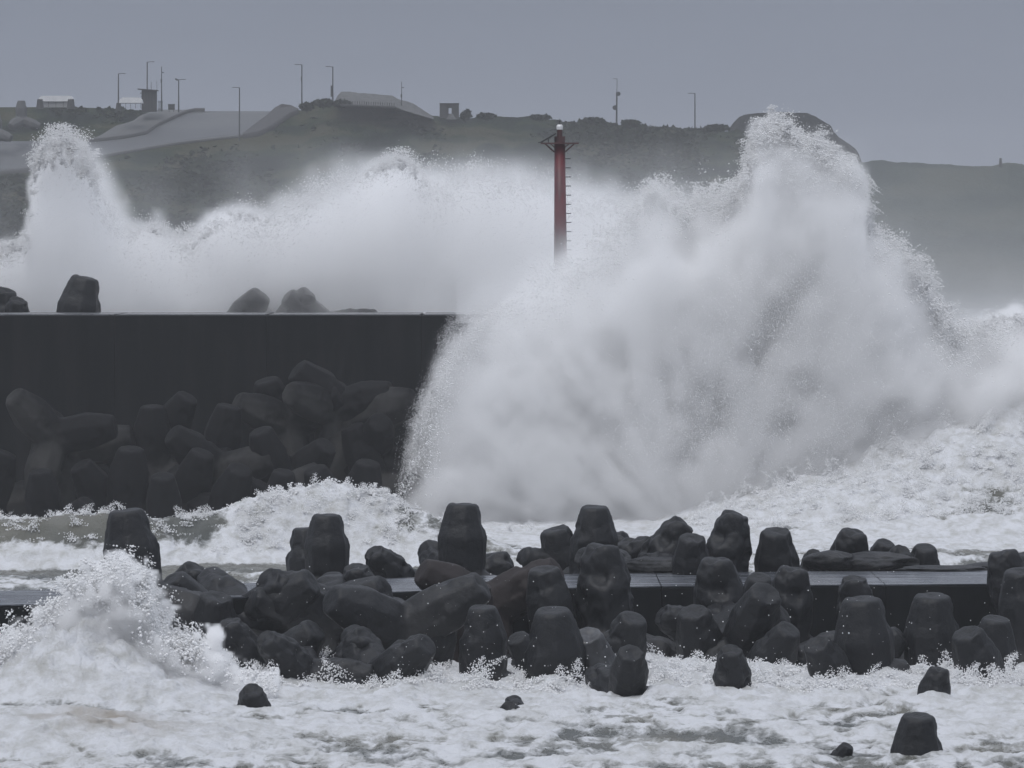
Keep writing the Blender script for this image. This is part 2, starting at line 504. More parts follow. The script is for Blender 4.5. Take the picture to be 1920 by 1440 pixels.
# choppy sideways shove so that lumps lean and do not read as a plain height field
sx = (fbm(X * 1.1, DD * 0.9, 21.0, 3) - 0.5) * 0.55 * (DD < 335)
sy = (fbm(X * 1.1, DD * 0.9, 31.0, 3) - 0.5) * 0.8 * (DD < 335)
V = np.stack([X + sx, DD + sy, Z], -1).reshape(-1, 3)
me = mesh_np('sea', V, grid_faces(len(rows), len(cols)), M['sea'])
a = me.attributes.new('foam', 'FLOAT', 'POINT'); a.data.foreach_set('value', F.astype(np.float32).ravel())
SA = np.clip(np.exp(-((PX - 200) / 130.0) ** 2) * np.exp(-((DD - 157.0) / 2.6) ** 2) * 1.9 * fbm(X * 1.6, DD * 1.1, 3.0, 4) ** 2, 0, 0.9)
a = me.attributes.new('sand', 'FLOAT', 'POINT'); a.data.foreach_set('value', SA.astype(np.float32).ravel())
tag(link('sea', me), kind='structure')
# the water round the fine sheet: behind the camera, to both sides and out to sea
g = MB()
g.box((0, 1000, -0.75), (1190, 2390, 0.1))
tag(g.build('sea_floor', M['sea']), kind='structure')

# ------------------------------------------------------------------ low breakwater slab (foreground)
SLZ = 2.3


def slab_d(px):
    """distance of the slab's near edge at frame column px"""
    y = np.interp(px, [-200, 0, 1000, 1920, 2120], [1141, 1135, 1101, 1094, 1093])
    return (CAMZ - SLZ) * FPX / (y - HZ)


def slab():
    t = empty('low_breakwater', (0, 190, 0))
    tag(t, 'low flooded concrete breakwater slab running behind the near tetrapods', 'breakwater')
    edges = [-200, 330, 860, 1240, 1660, 2120]
    for a, b in zip(edges[:-1], edges[1:]):
        da, db = float(slab_d(a)), float(slab_d(b))
        A, B = P(a + 0.4, 0, da), P(b - 0.4, 0, db)
        A.z = B.z = SLZ - 0.06
        m = MB()
        pts = [A, B, B + Vector((0, 8.2, 0)), A + Vector((0, 8.2, 0))]
        m.poly([p - Vector((0, 190, 0)) for p in pts], Vector((0, 0, -4.5)))
        o = m.build('concrete_block', M['wall'], t)
        bv = o.modifiers.new('edge', 'BEVEL'); bv.width = 0.03; bv.segments = 2
        A2, B2 = A + Vector((0.01, 0.04, 0.02)), B + Vector((-0.01, 0.04, 0.02))
        m = MB()
        pts = [A2, B2, B2 + Vector((0, 8.0, 0)), A2 + Vector((0, 8.0, 0))]
        m.poly([p - Vector((0, 190, 0)) for p in pts], Vector((0, 0, 0.04)))
        m.build('water_film', M['slab_top'], t)


slab()

# ------------------------------------------------------------------ tall breakwater wall
WY, WZ = 300.0, 10.0


def tall_wall():
    t = empty('breakwater_wall', (0, WY, 0))
    tag(t, 'tall dark concrete breakwater wall with tetrapods heaped against it', 'breakwater')
    xs = [P(p, 0, WY).x for p in (-260, 215, 500, 790, 1085)]
    for a, b in zip(xs[:-1], xs[1:]):
        m = MB()
        m.box(((a + b) / 2, 6, WZ / 2 - 1.03), (b - a - 0.015, 12, WZ + 1.94), bevel=0.015)
        m.build('wall_segment', M['wall'], t)
        m = MB()
        m.box(((a + b) / 2, 6.05, WZ - 0.03), (b - a - 0.2, 11.8, 0.08))
        m.build('wet_coping', M['wall_top'], t)


tall_wall()

# ------------------------------------------------------------------ near headland
RIDGE = [(-200, 200), (0, 201), (140, 201), (215, 204), (262, 207), (300, 209), (340, 210), (500, 211), (530, 207), (552, 206), (568, 207), (582, 198), (600, 193),
         (640, 191), (700, 193), (760, 199), (800, 216), (880, 221), (905, 216), (960, 221), (1000, 218), (1030, 223), (1070, 230), (1110, 226), (1160, 234), (1185, 229), (1220, 237),
         (1290, 240), (1340, 243), (1400, 250), (1480, 262), (1540, 300), (1565, 345), (1580, 410), (1590, 470), (1615, 500), (1670, 550), (1715, 610), (1740, 650)]
HB = 648.0


def hill_xyz(px, py, lift=0.0, rough=True):
    px, py = np.asarray(px, float), np.asarray(py, float)
    yr = prof(RIDGE, px)
    t = np.clip((HB - py) / (HB - yr), -0.1, 1.2)
    D = 850 + 150 * np.clip(t, -0.1, 1.0)
    x = (px - 960) * D / FPX
    z = CAMZ - (py - HZ) * D / FPX
    if rough:
        flat = 1 - (1 - smooth(560, 640, px)) * (1 - smooth(320, 380, py))
        s = smooth(0.0, 0.12, 1 - t) * flat
        z = z + s * (5.0 * (fbm(x * 0.035, z * 0.06, 4.4, 5, 0.55, ridged=True) - 0.6) + 1.2 * (fbm(x * 0.3, z * 0.3, 8.4, 3) - 0.5))
        z = z + (1 - smooth(0.0, 0.03, 1 - t)) * 0.7 * (fbm(x * 0.9, 0, 5.0, 4, 0.7) - 0.5) * smooth(570, 620, px)
    return x, D, z + lift


hc = np.arange(-220, 1900, 5.0)
ts = np.concatenate([np.linspace(-0.05, 0.9, 90), np.linspace(0.905, 1.0, 24)])
HPX, HT = np.meshgrid(hc, ts)
HPY = HB - HT * (HB - prof(RIDGE, HPX))
hx, hd, hz = hill_xyz(HPX, HPY)
top = np.stack([hx[-1], hd[-1], hz[-1]], -1)
extra = [np.stack([top[:, 0] * (1 + k / 1000), top[:, 1] + k, top[:, 2] - dz], -1) for k, dz in ((6, 0.25), (60, 1.0), (160, 6.0), (260, 40.0))]
HV = np.concatenate([np.stack([hx, hd, hz], -1)] + [e[None] for e in extra], 0)
me = mesh_np('headland_hill', HV.reshape(-1, 3), grid_faces(HV.shape[0], HV.shape[1]), M['grass'])
tag(link('headland_hill', me), kind='structure')

def scrub():
    """Rough grass and low scrub tufts over the slope."""
    r = np.random.default_rng(99)
    n = 60000
    px = r.uniform(-150, 1560, n)
    yr = prof(RIDGE, px)
    py = yr + 1.5 + (560 - yr) * r.random(n) ** 1.3
    x, D, z = hill_xyz(px, py)
    keep = smooth(0.46, 0.60, fbm(x * 0.06, z * 0.12, 6.0, 4, 0.6)) > r.random(n)
    keep &= ~((px < 575) & (py < np.interp(px, [p for p, _ in R_BOT2], [q for _, q in R_BOT2]) + 6) & (py > np.interp(px, [p for p, _ in R_TOP2], [q for _, q in R_TOP2]) - 4))
    keep &= ~((px > 620) & (px < 820) & (py < 224))
    x, D, z = x[keep], D[keep], z[keep]
    k = len(x)
    c = np.stack([x, D - 0.4, z + 0.12], -1)
    a = r.normal(size=(k, 3)) * [0.45, 0.3, 0.12]; b = r.normal(size=(k, 3)) * [0.12, 0.2, 0.28] + [0, 0, 0.12]
    v = np.stack([c - a, c - b * 0.3, c + a, c + b], 1).reshape(-1, 3)
    tag(link('scrub', mesh_np('scrub', v, np.arange(4 * k).reshape(-1, 4), M['leaf'], False)), kind='stuff')


R_TOP2 = [(-150, 262), (0, 262), (120, 262), (165, 262), (190, 255), (218, 238), (250, 228), (298, 205), (575, 200)]
R_BOT2 = [(-150, 330), (0, 325), (60, 321), (200, 296), (320, 275), (400, 265), (450, 262), (485, 256), (510, 244), (545, 220), (575, 212)]
scrub()

# ------------------------------------------------------------------ far headland
FR = [(1100, 300), (1560, 306), (1615, 304), (1650, 301), (1680, 304), (1700, 304), (1740, 307), (1790, 309), (1860, 312), (1872, 308), (1890, 305), (1920, 310), (2150, 314)]
fc_ = np.arange(1090, 2160, 5.0)
ft = np.linspace(-0.05, 1.0, 60)
FPX_, FT = np.meshgrid(fc_, ft)
FD = 1350 + 170 * FT
yb = HZ + CAMZ * FPX / 1350
FY = yb - FT * (yb - prof(FR, FPX_))
fx = (FPX_ - 960) * FD / FPX
fz = CAMZ - (FY - HZ) * FD / FPX
fz = fz + smooth(0.0, 0.1, 1 - FT) * 7 * (fbm(fx * 0.02, fz * 0.05, 1.4, 5, 0.55, ridged=True) - 0.6) + (FT > 0.99) * 0.8 * (fbm(fx * 0.6, 0, 2.0, 4, 0.7) - 0.5)
ext = [np.stack([fx[-1], FD[-1] + k, fz[-1] - dz], -1) for k, dz in ((10, 0.3), (200, 6), (300, 50))]
FV = np.concatenate([np.stack([fx, FD, fz], -1)] + [e[None] for e in ext], 0)
me = mesh_np('far_headland', FV.reshape(-1, 3), grid_faces(FV.shape[0], FV.shape[1]), M['far_grass'])
tag(link('far_headland', me), kind='structure')

# ------------------------------------------------------------------ rocky outcrop
RO = [(1352, 300), (1366, 243), (1376, 229), (1386, 220), (1398, 215), (1420, 213), (1460, 211), (1490, 212), (1512, 213), (1530, 219), (1545, 228), (1556, 234), (1562, 247), (1572, 258),
      (1590, 268), (1602, 277), (1609, 287), (1613, 300), (1615, 330), (1616, 420)]
rc = np.arange(1352, 1617, 2.5)
rt = np.linspace(0, 1, 70)
RP, RT = np.meshgrid(rc, rt)
rtop = prof(RO, RP)
ang = RT * math.pi * 0.72
RD = 1118 - 26 * np.cos(ang)
rz_t = CAMZ - (rtop - HZ) * 1118 / FPX
rz0 = 8.0
RZ = rz0 + (rz_t - rz0) * np.minimum(1, np.sin(np.minimum(ang, math.pi / 2)) ** 0.7) * np.where(ang > math.pi / 2, np.sin(ang) ** 0.5, 1)
RX = (RP - 960) * 1118 / FPX
nn = fbm(RX * 0.12, RZ * 0.12, 1.1, 5, 0.6, ridged=True) - 0.6
RD = RD + 7 * nn * (ang < math.pi / 2 - 0.1)
RZ = RZ + 0.5 * (fbm(RX * 0.5, RD * 0.3, 1.0, 3) - 0.5)
me = mesh_np('rock_outcrop', np.stack([RX, RD, RZ], -1).reshape(-1, 3), grid_faces(len(rt), len(rc)), M['rock'])
tag(link('rock_outcrop', me), 'large rounded grey rock outcrop rising above the headland ridge', 'rock')

# ------------------------------------------------------------------ road on the headland
R_TOP = [(-150, 268), (0, 268), (120, 268), (165, 269), (190, 267), (235, 262), (275, 254), (295, 240), (330, 223), (352, 214), (366, 211.5), (500, 212), (545, 209)]
R_BOT = [(-150, 330), (0, 323), (60, 319), (200, 294), (320, 273), (400, 263), (450, 258), (480, 246), (510, 226), (530, 216), (545, 211)]


def hill_strip(name, tab_t, tab_b, x0, x1, mat, lift, step=5.0, nrow=10, thick=0.0):
    xs = np.arange(x0, x1 + 0.1, step)
    u = np.linspace(0, 1, nrow)
    A, U = np.meshgrid(xs, u)
    Y = prof(tab_b, A) * (1 - U) + prof(tab_t, A) * U
    x, d, z = hill_xyz(A, Y, lift, rough=False)
    v = np.stack([x, d, z], -1)
    if thick:
        v = np.concatenate([(v[:1] - [0, 0, thick]), v, (v[-1:] - [0, 0, thick])], 0)
    me = mesh_np(name, v.reshape(-1, 3), grid_faces(v.shape[0], v.shape[1]), mat)
    return link(name, me)


tag(hill_strip('road', R_TOP, R_BOT, -150, 545, M['road'], 0.30, thick=0.5), kind='structure')
A_TOP = [(165, 268), (190, 258), (205, 248), (218, 240), (235, 236), (250, 231), (262, 222), (280, 215), (298, 210.5), (366, 210.5)]
A_BOT = [(165, 269), (190, 266), (235, 261), (275, 253), (295, 239), (330, 222), (352, 213), (366, 211.2)]
tag(hill_strip('concrete_apron', A_TOP, A_BOT, 165, 366, M['revet'], 0.45, step=3, thick=0.5), kind='structure')
K_T = [(p, y - 1.2) for p, y in R_TOP if 165 <= p <= 366]
K_B = [(p, y + 1.2) for p, y in R_TOP if 165 <= p <= 366]
tag(hill_strip('retaining_wall', K_T, K_B, 165, 385, M['kerb'], 0.72, step=3, nrow=3, thick=0.6), 'dark curving retaining wall between the road and the concrete apron', 'wall')
tag(hill_strip('kerb', [(p, y - 1.6) for p, y in R_BOT], [(p, y + 0.3) for p, y in R_BOT], -150, 515, M['revet'], 0.42, nrow=3, thick=0.3), kind='structure')
tag(hill_strip('low_kerb_wall', [(p, y + 0.5) for p, y in R_BOT], [(p, y + 4.5) for p, y in R_BOT], -150, 62, M['kerb'], 0.45, nrow=3, thick=0.8),
    'low dark wall along the seaward edge of the road', 'wall')


def grey_bank():
    B_T = [(455, 258), (478, 240), (500, 224), (515, 210), (528, 203), (545, 205), (560, 212)]
    B_B = [(455, 260), (485, 256), (510, 244), (530, 230), (545, 220), (560, 213)]
    o = hill_strip('earth_bank', B_T, B_B, 455, 560, M['hut'], 0.75, step=3, nrow=8, thick=1.0)
    tag(o, 'bare grey earth bank at the top end of the road', 'bank')


grey_bank()

# ================================================================== TETRAPODS
def tetra_mesh(name, seed, voxel=0.0185, sm=5, tip=0.130, base=0.203, erode=0.0):
    """A four-legged concrete armour block of height about 1; the first leg points up, its centre is the origin."""
    bm = bmesh.new()
    L = 0.62
    dirs = [Vector((0, 0, 1))] + [Vector((math.cos(a) * 0.9428, math.sin(a) * 0.9428, -0.3333)) for a in (math.radians(90), math.radians(210), math.radians(330))]
    rings = [(-0.06, base * 0.97), (0.17, base * 0.97), (0.40, base), (0.655, tip), (0.672, tip - 0.02)]
    ns = 8
    for d in dirs:
        q = d.to_track_quat('Z', 'Y').to_matrix().to_4x4()
        lay = [[bm.verts.new(q @ Vector((r_ * math.cos(math.tau * (k + 0.5) / ns), r_ * math.sin(math.tau * (k + 0.5) / ns), z_))) for k in range(ns)] for z_, r_ in rings]
        for A_, B_ in zip(lay[:-1], lay[1:]):
            for k in range(ns):
                bm.faces.new((A_[k], A_[(k + 1) % ns], B_[(k + 1) % ns], B_[k]))
        bm.faces.new(lay[-1]); bm.faces.new(lay[0][::-1])
    me = bpy.data.meshes.new('tmp'); bm.to_mesh(me); bm.free()
    o = bpy.data.objects.new('tmp', me); COL.objects.link(o)
    md = o.modifiers.new('r', 'REMESH'); md.mode = 'VOXEL'; md.voxel_size = voxel
    md = o.modifiers.new('s', 'SMOOTH'); md.factor = 0.5; md.iterations = sm
    dg = bpy.context.evaluated_depsgraph_get()
    me2 = bpy.data.meshes.new_from_object(o.evaluated_get(dg))
    bpy.data.objects.remove(o); bpy.data.meshes.remove(me)
    n = len(me2.vertices)
    co = np.empty(n * 3, np.float32); me2.vertices.foreach_get('co', co); co = co.reshape(-1, 3)
    no = np.empty(n * 3, np.float32); me2.vertices.foreach_get('normal', no); no = no.reshape(-1, 3)
    s = seed * 17.3
    h = (fbm(co[:, 0] * 3 + s, co[:, 1] * 3, co[:, 2] * 3, 3) - 0.5) * (0.02 + 0.05 * erode) + (fbm(co[:, 0] * 14 + s, co[:, 1] * 14, co[:, 2] * 14, 2) - 0.5) * 0.012
    pit = fbm(co[:, 0] * 6 + s, co[:, 1] * 6 + 5, co[:, 2] * 6, 3)
    h -= np.clip(pit - 0.62, 0, 1) * 0.12 + erode * np.clip(pit - 0.45, 0, 1) * 0.2
    co += no * h[:, None]
    me2.vertices.foreach_set('co', co.ravel())
    me2.polygons.foreach_set('use_smooth', np.ones(len(me2.polygons), bool))
    me2.update()
    me2.name = name
    return me2


TM = [tetra_mesh('tetrapod', i, sm=[0, 2, 8, 1][i], tip=[0.130, 0.126, 0.125, 0.138][i], erode=[0, 0.2, 0.6, 0.3][i]) for i in range(4)]
TM_FAR = [tetra_mesh('tetrapod', 9 + i, voxel=0.022, sm=0) for i in range(2)]
for m_ in TM: m_.materials.append(M['tetra'])
for m_ in TM_FAR: m_.materials.append(M['tetra_far'])
_variants = {}


def mesh_with(me, mat):
    key = (me.name, mat)
    if key not in _variants:
        c = me.copy(); c.materials.clear(); c.materials.append(M[mat]); _variants[key] = c
    return _variants[key]


def tetra(px, py, D, H, tilt, lean, yaw, label, group, v=0, mat=None, far=False):
    """A tetrapod whose main leg ends at pixel (px, py), D metres off: TILT degrees clockwise from upright as seen, LEAN degrees towards the viewer."""
    a, b = math.radians(tilt), math.radians(lean)
    ax = Vector((math.sin(a) * math.cos(b), -math.sin(b), math.cos(a) * math.cos(b)))
    me = (TM_FAR if far else TM)[v % (2 if far else 4)]
    if mat: me = mesh_with(me, mat)
    o = link('tetrapod', me)
    tipp = P(px, py, D)
    H = H * (1.0 if far else 1.08)
    o.location = tipp - ax * (0.672 * H * 0.99)
    q = Vector((0, 0, 1)).rotation_difference(ax)
    o.rotation_mode = 'QUATERNION'
    from mathutils import Quaternion
    o.rotation_quaternion = q @ Quaternion((0, 0, 1), math.radians(yaw))
    o.scale = (H, H, H)
    tag(o, label, 'tetrapod', group)
    return o


G1 = 'tetrapods behind the low breakwater slab'
G2 = 'tetrapods piled on the near side of the low breakwater'
G3 = 'tetrapods heaped against the tall breakwater wall'
G4 = 'tetrapods standing behind the tall breakwater wall'
G5 = 'tetrapod tips standing alone in the near foam'

BACK = [  # px, py, D, H, tilt, lean, yaw, variant, label
    (237, 958, 183, 4.1, -7, 4, 20, 0, 'tall flat-topped tetrapod with splash breaking round its foot, beside the curling olive wave'),
    (572, 990, 203, 3.5, -3, 0, 60, 1, 'narrow tetrapod leg half hidden by the flat-topped one in front of the wave dome'),
    (613, 966, 199, 3.6, 0, 3, 30, 0, 'flat-topped tetrapod standing in front of the domed white wave'),
    (868, 946, 199, 3.9, 1, 2, 32, 0, 'tallest flat-topped tetrapod, standing alone between wave dome and low rubble'),
    (700, 1034, 198, 3.2, -38, 30, 10, 2, 'dark rounded tetrapod leaning beside the flat-topped one before the wave dome'),
    (958, 1052, 204, 3.2, 62, 20, 40, 2, 'low rounded tetrapod lying beside the tallest flat-topped one'),
    (1000, 1052, 205, 3.0, -50, 30, 0, 1, 'low tetrapod lump between the lying one and the big double block'),
    (1040, 992, 204, 3.7, -16, 12, 70, 3, 'broad slanting tetrapod close beside the round-topped block'),
    (1115, 950, 201, 3.9, 2, 6, 28, 1, 'round-topped tetrapod rising behind the tall one at the middle'),
    (1178, 1012, 204, 3.2, 55, 20, 0, 2, 'sloping tetrapod shoulder beside the round-topped block'),
    (1222, 1024, 202, 3.2, 60, 40, 30, 1, 'lying tetrapod leg pointing at the viewer under the leaning pair'),
    (1285, 980, 201, 3.8, 34, 10, 12, 2, 'leaning rounded tetrapod, first of the leaning pair'),
    (1298, 1008, 197, 3.1, 2, 24, 45, 3, 'square-headed tetrapod in front of the leaning pair'),
    (1382, 962, 200, 4.1, 14, 8, 0, 2, 'large egg-shaped tetrapod leaning over, second of the leaning pair'),
    (1455, 996, 200, 3.6, -2, 20, 60, 3, 'squat tetrapod with a small square top and wide shoulders'),
    (1530, 1037, 204, 2.6, 10, 30, 0, 2, 'small dark tetrapod hump beside the wide-shouldered one'),
    (1602, 996, 203, 3.7, 8, 24, 50, 2, 'smooth domed tetrapod beside the curling wavelet'),
    (1662, 1018, 204, 2.8, 20, 25, 0, 1, 'small tetrapod hump behind the flat rocks'),
    (1692, 1032, 202, 2.8, 10, 45, 40, 2, 'low tetrapod hump between the flat rocks and the peaked one'),
    (1735, 1026, 203, 3.2, 6, 22, 65, 1, 'peaked dark tetrapod at the far end of the flat rocks'),
    (1205, 1052, 200, 2.8, -70, 30, 0, 2, 'low tetrapod lying along the back edge of the slab'),
    (1255, 1062, 199, 2.6, 75, 25, 0, 1, 'low flat tetrapod lump below the leaning pair'),
]
FRONT = [
    (1133, 1020, 187, 4.5, 1, 6, 30, 2, 'tall bullet-shaped tetrapod at the middle of the near row, overlapping the slab'),
    (1020, 1066, 186, 3.6, -8, 10, 0, 3, 'tetrapod leaning beside the tall bullet-shaped one, slab edge behind it'),
    (1036, 1144, 177, 4.5, -2, 12, 30, 1, 'big round-headed tetrapod with legs spread in the foam at the middle'),
    (1345, 1047, 186, 4.2, -3, 14, 40, 2, 'large egg-topped tetrapod crossing the slab edge'),
    (1424, 1082, 188, 3.2, 4, 25, 10, 1, 'speckled small-headed tetrapod between two round ones on the slab edge'),
    (1490, 1064, 187, 3.7, 8, 12, 50, 2, 'round-topped tetrapod on the slab edge with white specks'),
    (1436, 1112, 182, 3.6, 20, 40, 15, 3, 'broad tetrapod lying under the speckled small-headed one'),
    (1603, 1083, 187, 3.5, -4, 14, 0, 2, 'round-headed tetrapod behind the tall narrow one near the foam'),
    (1616, 1124, 178.5, 4.4, -3, 8, 30, 0, 'tall narrow tetrapod with a pale flat top and a wide foot in foam'),
    (1748, 1118, 183, 4.2, 0, 10, 30, 0, 'tapered flat-topped tetrapod standing before the dark slab face'),
    (1812, 1186, 177, 3.4, -22, 22, 20, 3, 'tetrapod with a pale slanting top face, foam round its foot'),
    (1868, 1160, 181, 3.6, 6, 14, 10, 1, 'rounded tetrapod behind the one with the slanting top face'),
    (1880, 1032, 189, 3.7, -14, 8, 50, 2, 'dark round tetrapod leaning on the slab by the frame edge'),
    (1915, 1070, 185, 3.9, -4, 10, 0, 3, 'tall pale-sided tetrapod cut by the frame edge'),
    (1930, 1040, 190, 3.6, 4, 10, 0, 1, 'tetrapod mostly outside the frame behind the pale-sided one'),
    (1183, 1224, 172, 2.7, 4, 42, 30, 3, 'small tetrapod head with a paler top in the front foam'),
    (1188, 1158, 180, 3.6, 20, 24, 60, 1, 'dark slanting tetrapod behind the small paler head'),
    (1300, 1146, 183, 3.5, -12, 26, 20, 3, 'dull tetrapod with a sloping flank below the slab between two round heads'),
    (1240, 1150, 185, 3.3, -60, 20, 10, 2, 'tetrapod arm lying in the hollow below the slab'),
    (1373, 1218, 174, 2.9, 0, 30, 0, 2, 'low domed tetrapod standing in the foam with a sharp side'),
    (1530, 1208, 177, 3.0, -30, 34, 45, 3, 'flat rough-topped tetrapod next to the tall narrow one'),
    (1480, 1180, 181, 3.3, 30, 30, 15, 1, 'dark tetrapod filling the hollow before the broad lying one'),
    (1400, 1160, 184, 3.3, -40, 20, 45, 0, 'shadowed tetrapod low behind the domed one in the foam'),
    (1762, 1252, 171, 2.3, 12, 15, 75, 2, 'small rounded tetrapod top just clear of the foam'),
    (1690, 1190, 183, 3.0, 50, 10, 0, 1, 'low wet tetrapod limb between the tall narrow and tapered ones'),
    (370, 1063, 188, 3.7, 20, 20, 30, 2, 'rounded tetrapod hump beside the splash, below the tall flat-topped one'),
    (322, 1085, 184, 3.6, -30, 20, 0, 1, 'dark tetrapod rising out of the near splash'),
    (405, 1118, 182, 3.6, 6, 20, 40, 3, 'dull tetrapod flank between the splash and the broad block'),
    (500, 1086, 184, 4.2, -52, 34, 0, 2, 'broad blunt tetrapod leg lying across the slab edge'),
    (585, 1090, 184, 3.9, 58, 18, 30, 1, 'tetrapod sloping down beside the broad blunt leg'),
    (668, 1062, 187, 3.6, -10, 18, 0, 2, 'rounded tetrapod head in front of the flat-topped one by the wave dome'),
    (790, 1070, 187, 3.7, -58, 20, 20, 1, 'long tetrapod ridge lying across the slab, stained brown'),
    (900, 1092, 184, 3.9, 16, 16, 10, 2, 'brownish tetrapod shoulder sloping towards the gap in the row'),
    (722, 1106, 184, 3.6, 62, 26, 0, 3, 'grey tetrapod leg lying in the middle of the near heap'),
    (620, 1124, 179, 4.0, -64, 30, 20, 1, 'big diagonal tetrapod leg at the front of the near heap'),
    (820, 1126, 180, 3.9, 10, 26, 0, 0, 'bluish flat-topped tetrapod in the near heap'),
    (905, 1138, 178, 3.5, 0, 8, 30, 1, 'square upright tetrapod with a chamfered top beside the bluish one'),
    (498, 1196, 175, 3.0, -40, 36, 10, 2, 'low tetrapod hump at the splash edge under the broad leg'),
    (800, 1208, 175, 3.2, 50, 34, 30, 1, 'low dark tetrapod at the foam line below the bluish one'),
    (690, 1190, 177, 3.4, 30, 30, 15, 2, 'dark tetrapod low in the heap with its leg towards the foam'),
    (590, 1180, 178, 3.3, 40, 20, 70, 0, 'shadowed tetrapod under the big diagonal leg'),
    (430, 1165, 178, 3.4, -20, 20, 20, 2, 'dark tetrapod half behind the foam at the splash edge'),
    (968, 1196, 181, 2.8, -30, 30, 20, 1, 'small tetrapod lump in the gap beside the round-headed one'),
]
ALONE = [
    (476, 1293, 166.5, 2.6, 4, 40, 10, 2, 'dark wet tetrapod top alone in the near foam below the heap'),
    (955, 1326, 167.5, 1.9, -10, 55, 0, 2, 'small pointed tetrapod tip just showing in the foam'),
    (1722, 1343, 152.5, 3.2, 2, 12, 30, 0, 'blunt cone-shaped tetrapod leg standing alone in the foam'),
    (1590, 1398, 152.5, 1.4, 30, 20, 30, 1, 'low wet tetrapod tip nearly awash beside the lone cone-shaped leg'),
]
for a in BACK: tetra(*a[:7], a[8], G1, a[7])
for a in FRONT:
    tetra(*a[:7], a[8], G2, a[7], mat='tetra_brown' if 'brown' in a[8] else None)
tetra(1100, 1190, 177.5, 3.3, -14, 30, 15, 'wet tetrapod flank with a painted pale sheen beside the big round-headed one', G2, 3, mat='tetra_wet')
for a in ALONE: tetra(*a[:7], a[8], G5, a[7])

FARL = [
    (75, 884, 284, 4.6, -6, 16, 30, 0, 'upright tetrapod with a pale flat top at the outer end of the far heap'),
    (165, 945, 283, 4.0, 40, 30, 0, 1, 'low tetrapod at the waterline beside the upright pale-topped one'),
    (245, 842, 286, 5.4, 4, 16, 28, 0, 'large tetrapod with a long pale edge at the foot of the far heap'),
    (306, 894, 283, 4.6, 0, 24, 10, 1, 'tetrapod with an oval pale top near the waterline of the far heap'),
    (450, 880, 284, 5.0, 20, 30, 30, 0, 'wide tetrapod with a bright flat top at the waterline'),
    (532, 886, 284, 4.4, 8, 20, 0, 1, 'small-headed tetrapod beside the bright flat-topped one'),
    (488, 808, 288, 5.0, -18, 20, 10, 0, 'tetrapod with a bright cracked slanting face in the far heap'),
    (500, 714, 293, 5.4, -14, 16, 30, 1, 'topmost rounded tetrapod against the tall wall'),
    (556, 694, 292, 5.6, -48, 18, 0, 0, 'big faceted tetrapod block highest against the wall'),
    (640, 740, 292, 4.8, 60, 20, 0, 1, 'tetrapod lying beyond the big faceted block'),
    (735, 734, 292, 4.8, 72, 14, 20, 0, 'tetrapod with a pale pointed arm near the end of the wall'),
    (712, 792, 290, 4.6, 10, 60, 0, 1, 'tetrapod end face pale in the dark of the far heap'),
    (352, 745, 293, 4.6, 30, 20, 10, 1, 'tetrapod high against the wall with a small pale corner'),
    (285, 762, 292, 5.0, 0, 10, 30, 0, 'upright dim tetrapod against the wall above the long-edged one'),
    (322, 814, 288, 4.8, -50, 24, 0, 0, 'tetrapod with a pale pitted end in the far heap'),
    (430, 762, 291, 5.0, 12, 10, 10, 1, 'dim upright tetrapod beside the topmost rounded one'),
    (612, 836, 288, 4.8, 40, 30, 20, 0, 'tetrapod with a pale oblique top below the big faceted block'),
    (215, 800, 289, 4.8, 80, 10, 0, 1, 'tetrapod lying flat with a thin bright edge'),
    (60, 765, 291, 4.8, -40, 20, 20, 0, 'dim tetrapod with a curved pale rim near the frame edge'),
    (832, 732, 293, 5.2, -6, 20, 0, 1, 'tetrapod at the wall end with spray streaming off its ridge'),
    (590, 880, 285, 4.8, -20, 20, 40, 1, 'dim broad tetrapod beyond the small-headed one at the waterline'),
    (690, 868, 286, 5.0, 10, 20, 15, 0, 'dim tetrapod behind the domed wave crest'),
    (380, 850, 287, 5.0, 20, 20, 0, 1, 'dim tetrapod in the middle of the far heap under the pale corner'),
    (150, 872, 287, 4.8, -30, 20, 0, 0, 'dim tetrapod between the pale-topped and long-edged ones'),
    (420, 900, 285, 4.4, -60, 20, 30, 0, 'dark tetrapod lying at the waterline beside the oval-topped one'),
    (10, 850, 287, 5.0, 20, 10, 10, 1, 'dim tetrapod cut by the frame edge above the surf'),
    (770, 850, 293, 5.0, -10, 20, 50, 0, 'dark tetrapod at the edge of the burst by the wall foot'),
    (120, 800, 292, 5.0, 10, 10, 0, 0, 'dim tetrapod leaning on the wall beside the flat-lying one'),
    (660, 800, 291, 4.8, -20, 10, 0, 1, 'dark tetrapod between the pale end face and the big faceted block'),
    (1003, 945, 297, 4.4, 10, 30, 0, 1, 'tetrapod glimpsed dark through the foot of the great spray burst'),
    (860, 890, 295, 4.8, 10, 20, 30, 0, 'tetrapod buried in spray at the foot of the wall end'),
]
for a in FARL:
    tetra(*a[:7], a[8], G3, a[7], far=True)
for a in [(160, 521, 313.6, 5.4, 12, 4, 30, 0, 'large dark leaning tetrapod leg standing above the tall wall'),
          (8, 543, 315, 5.0, 10, 10, 0, 3, 'blunt tetrapod top above the wall, higher of the two at the frame edge'),
          (36, 562, 313.8, 4.4, 12, 20, 0, 2, 'rounded tetrapod top above the wall, lower of the two at the frame edge'),
          (490, 553, 316, 4.6, 38, 16, 0, 0, 'misted tetrapod top above the wall, sloping one of the veiled pair'),
          (538, 556, 316, 4.2, -50, 20, 0, 1, 'misted tetrapod top above the wall beside the sloping one'),
          (582, 549, 316, 4.2, 40, 20, 40, 2, 'misted rounded tetrapod top, farther of the veiled ones above the wall')]:
    tetra(*a[:7], a[8], G4, a[7], mat='tetra')


